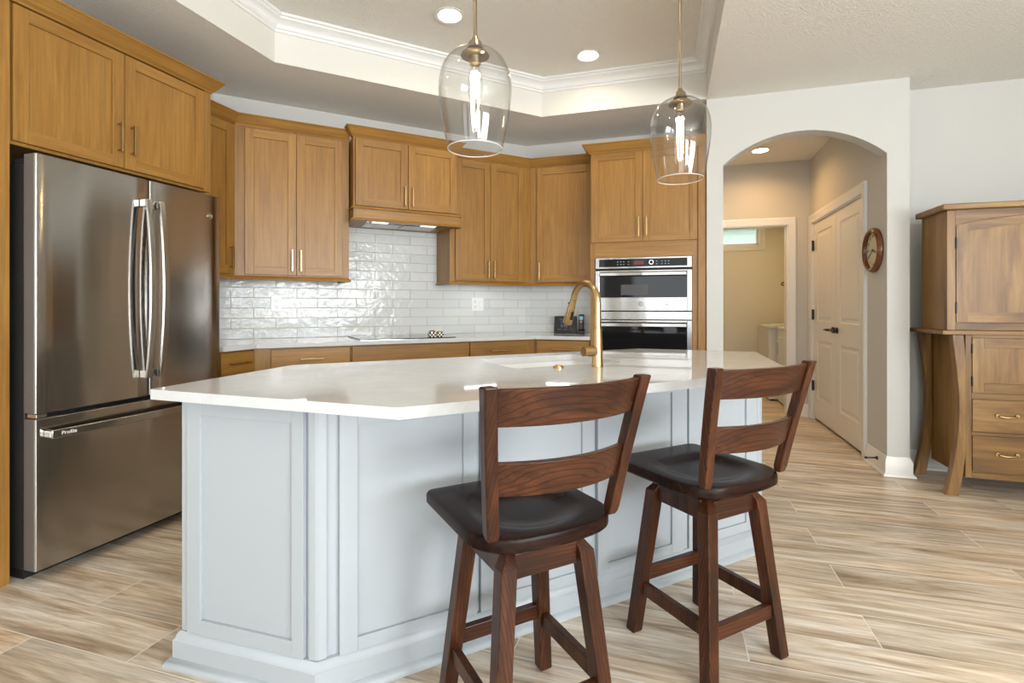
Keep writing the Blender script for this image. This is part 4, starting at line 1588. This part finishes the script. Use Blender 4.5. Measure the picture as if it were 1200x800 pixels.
# ------------------------------------------------------------------ hall: clock, door stop, laundry
T = Thing('round_clock', 'round wall clock with wooden rim on the hall wall beside the doors', 'clock', ((HX, 4.365), R(-90)), (0, 0, 1.42))
mk = Matrix.Translation((0, 0, 1.582)) @ Matrix.Rotation(R(90), 4, 'X')
rim = [(.128, .001), (.162, .001), (.165, .012), (.158, .030), (.146, .038), (.134, .034), (.128, .022)]
M_rim = wood('red_brown_rim', (.09, .028, .010), (.17, .055, .018), (.24, .085, .028), rough=.2)
T.part('rim', MB(mk).lathe(rim, n=48, closed=True), M_rim, smooth=True)
dial = T.part('dial', MB(mk).lathe([(.0, .002), (.129, .002), (.129, .012), (.0, .012)], n=48), mat('cream_dial', (.62, .56, .42), .4), label='cream dial')
mb = MB(mk)
for h in range(1, 13):
    a = R(90 - 30 * h)
    vs, fs = text_mesh(str(h), .026)
    mb.add([(v.x + .102 * math.cos(a), v.y + .102 * math.sin(a), .0128 + v.z) for v in vs], fs)
T.part('numerals', mb, M_black, dial)
mb = MB(mk)
def hand(ang, ln, w):
    a = R(90 - ang)
    dx, dy = math.cos(a), math.sin(a)
    mb.tube([(-dx * .015, -dy * .015, .016), (dx * ln, dy * ln, .016)], 0, rect=(w, .0015), up=(-dy, dx, 0))
hand(110, .060, .008)
hand(240, .088, .006)
hand(270, .10, .0025)
mb.lathe([(.0, .0135), (.007, .0135), (.007, .018), (.0, .018)], n=14)
T.part('hands', mb, M_black, dial)

T = Thing('door_stop', 'black rod door stop on the baseboard right of the arch', 'door stop', ((HX, 4.275), R(-90)), (0, -.04, .08))
mb = MB()
mb.tube([(0, -.0155, .085), (0, -.022, .085), (0, -.030, .085), (0, -.080, .082)], [.014, .013, .006, .005], 12)
T.part('rod', mb, M_black, smooth=True)
T.part('tip', MB().tube([(0, -.0802, .082), (0, -.095, .081)], [.009, .008], 12), M_rubber, smooth=True, label='black rubber tip')


def machine(name, label, x0, x1, y0, y1, zt, door):
    T = Thing(name, label, 'appliance', W, ((x0 + x1) / 2, (y0 + y1) / 2, 0))
    T.part('cabinet', MB().box(x0, x1, y0, y1, .02, zt - .035), M_appl, bevel=.008)
    lid = T.part('top_panel', MB().box(x0 - .006, x1, y0 - .003, y1 + .003, zt - .0345, zt), M_appl, bevel=.008)
    if door:
        T.part('control_console', MB().prism_y([(x1 - .14, zt + .001), (x1 - .12, zt + .10), (x1 - .005, zt + .12), (x1 - .005, zt + .001)], y0 + .01, y1 - .01), M_appl, bevel=.006)
    for fx_ in (x0 + .05, x1 - .05):
        for fy_ in (y0 + .05, y1 - .05):
            T.part('foot', MB().cyl((fx_, fy_, 0), (fx_, fy_, .0195), .02, 12), M_rubber, label='black foot')
    if door:
        d = T.part('door', MB().box(x0 - .016, x0 - .001, y0 + .06, y1 - .06, .25, zt - .12), M_appl, bevel=.006)
        T.part('handle', MB().box(x0 - .032, x0 - .0165, y1 - .13, y1 - .115, .60, .74), M_chrome, d, bevel=.003)
    else:
        T.part('lid', MB().box(x0 + .04, x1 - .16, y0 + .05, y1 - .05, zt + .001, zt + .010), M_appl, bevel=.004)
    return T


machine('washing_machine', 'white top loading washing machine at the back of the laundry', 1.20, 1.88, 7.04, 7.80, .935, False)
machine('clothes_dryer', 'white dryer with front door nearest the laundry doorway', 1.295, 1.90, 6.30, 6.985, .93, True)
T = Thing('dark_strand', 'black hose hanging in the gap between washer and dryer', 'strand', W, (1.33, 7.012, 0))
T.part('strand', MB().tube([(1.33, 7.012, .012), (1.325, 7.012, .3), (1.33, 7.012, .75), (1.345, 7.012, .85), (1.40, 7.012, .88), (1.46, 7.012, .82), (1.47, 7.012, .4)], .011, 10), M_rubber, smooth=True)  # thin black tube between the two machines
T = Thing('hanging_rail', 'thin metal clothes rail on the laundry right wall', 'rail', W, (1.66, 7.1, 1.62))
T.part('rod', MB().cyl((1.66, 6.35, 1.62), (1.66, 7.95, 1.62), .010, 12), M_chrome, smooth=True)
for yy in (6.5, 7.85):
    T.part('bracket', MB().tube([(1.9195, yy, 1.72), (1.66, yy, 1.72), (1.66, yy, 1.632)], .007, 8), M_chrome)
T = Thing('clothes_hanger', 'dark red clothes hanger on the rail in the laundry', 'hanger', W, (1.66, 7.2, 1.42))
mb = MB()
mb.tube([(1.385, 7.2, 1.475), (1.372, 7.2, 1.455), (1.388, 7.2, 1.445), (1.66, 7.2, 1.442), (1.905, 7.2, 1.445), (1.912, 7.2, 1.455), (1.905, 7.2, 1.475), (1.66, 7.2, 1.56)], .009, 8, closed=True)
T.part('frame', mb, mat('dark_red_plastic', (.10, .006, .006), .4), smooth=True)
T.part('hook', MB().tube([(1.66, 7.2, 1.565)] + [(1.66 + .018 * math.cos(R(a)), 7.2, 1.616 + .018 * math.sin(R(a))) for a in range(-90, 170, 20)], .003, 8), M_chrome, smooth=True, label='steel hook')

# ------------------------------------------------------------------ armoire
AX0, AX1 = 1.655, 2.875
T = Thing('armoire', 'brown rustic wooden armoire with curved legs against the wall right of the arch', 'armoire', W, ((AX0 + AX1) / 2, 4.03, 0))
AW = [M_arm, M_armh]
y0, y1 = 3.835, 4.28
# lower case
T.part('lower_case', MB().box(AX0 + .10, AX1 - .10, y0 + .012, y1 - .02, .115, .995).box(AX0 + .10, AX0 + .132, y0, y0 + .0115, .115, .995).box(AX1 - .132, AX1 - .10, y0, y0 + .0115, .115, .995), AW, bevel=.002)
T.part('deck', MB().box(AX0 - .03, AX1 + .03, y0 - .03, y1 + .01, .9955, 1.022, 1), AW, bevel=.004)


def curved_leg(x, s, yc, d=.05):
    """S-shaped leg: bowed out at the top, in at the middle, flared at the foot; x is the case side"""
    mb = MB()
    prof = []
    for i in range(25):
        t = i / 24
        z = .995 * t
        # outer and inner edge, measured outward from the case side
        out = .108 - .0 if t <= 0 else .060 + .010 * t - .034 * math.sin(math.pi * t) ** 1.2 + .040 * (1 - t) ** 3.0
        inn = .000 if t > .3 else .036 * ((.3 - t) / .3) ** 1.3
        if t > .8:
            inn = .012 * ((t - .8) / .2) ** 1.5
        prof.append((out, out - inn, z))
    rg = []
    for o, wd, z in prof:
        xo = x - s * o
        xi = xo + s * wd
        rg.append([(xo, yc - d / 2, z), (xi, yc - d / 2, z), (xi, yc + d / 2, z), (xo, yc + d / 2, z)])
    return mb.rings(rg)


for x, s in ((AX0 + .0985, 1), (AX1 - .0985, -1)):
    for yc in (y0 + .012, y1 - .012):
        T.part('leg', curved_leg(x, s, yc), AW, bevel=.003, smooth=True, label='curved flared leg')
# fronts: outer doors over drawers, middle bay
xs0, xs1 = AX0 + .132, AX1 - .132
bay = (xs1 - xs0) / 2
for k in range(2):
    a = xs0 + k * bay + .004
    b = a + bay - .008
    d = T.part('door', shaker(a, b, .640, .975, y0, .0115, .058, .006), AW, bevel=.0015)
    T.part('knob', MB().lathe([(.0, 0), (.006, 0), (.005, .012), (.012, .020), (.010, .026), (.0, .027)], n=18), M_brassd, d, smooth=True)
    kn = d.children[-1]
    kn.data.transform(Matrix.Translation(T.base))
    kn.data.transform(Matrix.Translation(-T.base) @ Matrix.Translation(((b - .03) if k == 0 else (a + .03), y0, .80)) @ Matrix.Rotation(R(90), 4, 'X'))
    hx = a - .003 if k == 0 else b + .003
    for hz in (.71, .91):
        T.part('hinge', MB().cyl((hx, y0 - .003, hz - .03), (hx, y0 - .003, hz + .03), .005, 10), M_black, d, label='black hinge')
    for z0_, z1_ in ((.402, .600), (.158, .376)):
        dr = T.part('drawer', MB().box(a, b, y0, y0 + .0115, z0_, z1_, 1), AW, bevel=.002)
        cx, cz = a + .17, (z0_ + z1_) / 2 + .005
        hnd = MB().tube([(cx - .048, y0 - .004, cz), (cx - .042, y0 - .022, cz - .002), (cx - .02, y0 - .028, cz - .006), (cx + .02, y0 - .028, cz - .006), (cx + .042, y0 - .022, cz - .002), (cx + .048, y0 - .004, cz)], .0055, 10)
        hnd.cyl((cx - .048, y0 - .0002, cz), (cx - .048, y0 - .010, cz), .011, 14).cyl((cx + .048, y0 - .0002, cz), (cx + .048, y0 - .010, cz), .011, 14)
        T.part('handle', hnd, M_gold, dr, smooth=True, label='brass bail pull')
T.part('bottom_rail', MB().box(xs0, xs1, y0, y0 + .0115, .115, .150, 1).box(xs0, xs1, y0, y0 + .0115, .380, .398, 1).box(xs0, xs1, y0, y0 + .0115, .604, .636, 1).box(xs0, xs1, y0, y0 + .0115, .979, .995, 1), AW)
# hutch
hx0, hx1, hb = AX0 + .005, AX1 - .005, 4.165
hut = T.part('hutch_case', MB().box(hx0, hx1, y0 + .012, hb, 1.0225, 1.765).box(hx0, hx0 + .045, y0, y0 + .0115, 1.0225, 1.765).box(hx1 - .045, hx1, y0, y0 + .0115, 1.0225, 1.765)
             .box(hx0 + .045, hx1 - .045, y0, y0 + .0115, 1.0225, 1.068, 1), AW, bevel=.002)
zc0, zr = 1.672, .055
xm = (hx0 + hx1) / 2
hwid = xm - hx0 - .047


def arc_z(x, inset=0):
    return zc0 + zr * (1 - ((x - xm) / hwid) ** 2) - inset


top = [(hx0 + .045 + (hx1 - hx0 - .09) * i / 24, 0) for i in range(25)]
T.part('arched_rail', MB().prism_y([(x, arc_z(x) + .004) for x, _ in top] + [(hx1 - .045, 1.765), (hx0 + .045, 1.765)], y0, y0 + .0115, 1), AW)
T.part('top_board', MB().box(hx0 - .035, hx1 + .035, y0 - .035, hb + .01, 1.7655, 1.802, 1), AW, bevel=.006)
for k in range(2):
    a = hx0 + .049 if k == 0 else xm + .002
    b = xm - .002 if k == 0 else hx1 - .049
    mb = MB()
    fw = .058
    z0_ = 1.073
    def strip(xa, xb, zlo, zhi, ya, yb_, mi, m=12):
        P = [(xa + (xb - xa) * i / m) for i in range(m + 1)]
        lo = [(x, zlo(x)) for x in P]
        hi = [(x, zhi(x)) for x in P][::-1]
        mb.prism_y(lo + hi, ya, yb_, mi)
    ya, yb_ = y0, y0 + .0115
    strip(a, a + fw, lambda x: z0_, lambda x: arc_z(x), ya, yb_, 0, 3)
    strip(b - fw, b, lambda x: z0_, lambda x: arc_z(x), ya, yb_, 0, 3)
    strip(a + fw, b - fw, lambda x: z0_, lambda x: z0_ + fw, ya, yb_, 1, 2)
    strip(a + fw, b - fw, lambda x: arc_z(x, .05), lambda x: arc_z(x), ya, yb_, 1)
    strip(a + fw, b - fw, lambda x: z0_ + fw, lambda x: arc_z(x, .05), ya + .006, yb_, 0)
    d = T.part('hutch_door', mb, AW)
    hx = a - .002 if k == 0 else b + .002
    for hz in (1.16, 1.56):
        T.part('hinge', MB().cyl((hx, y0 - .003, hz - .035), (hx, y0 - .003, hz + .035), .005, 10), M_black, d, label='black hinge')
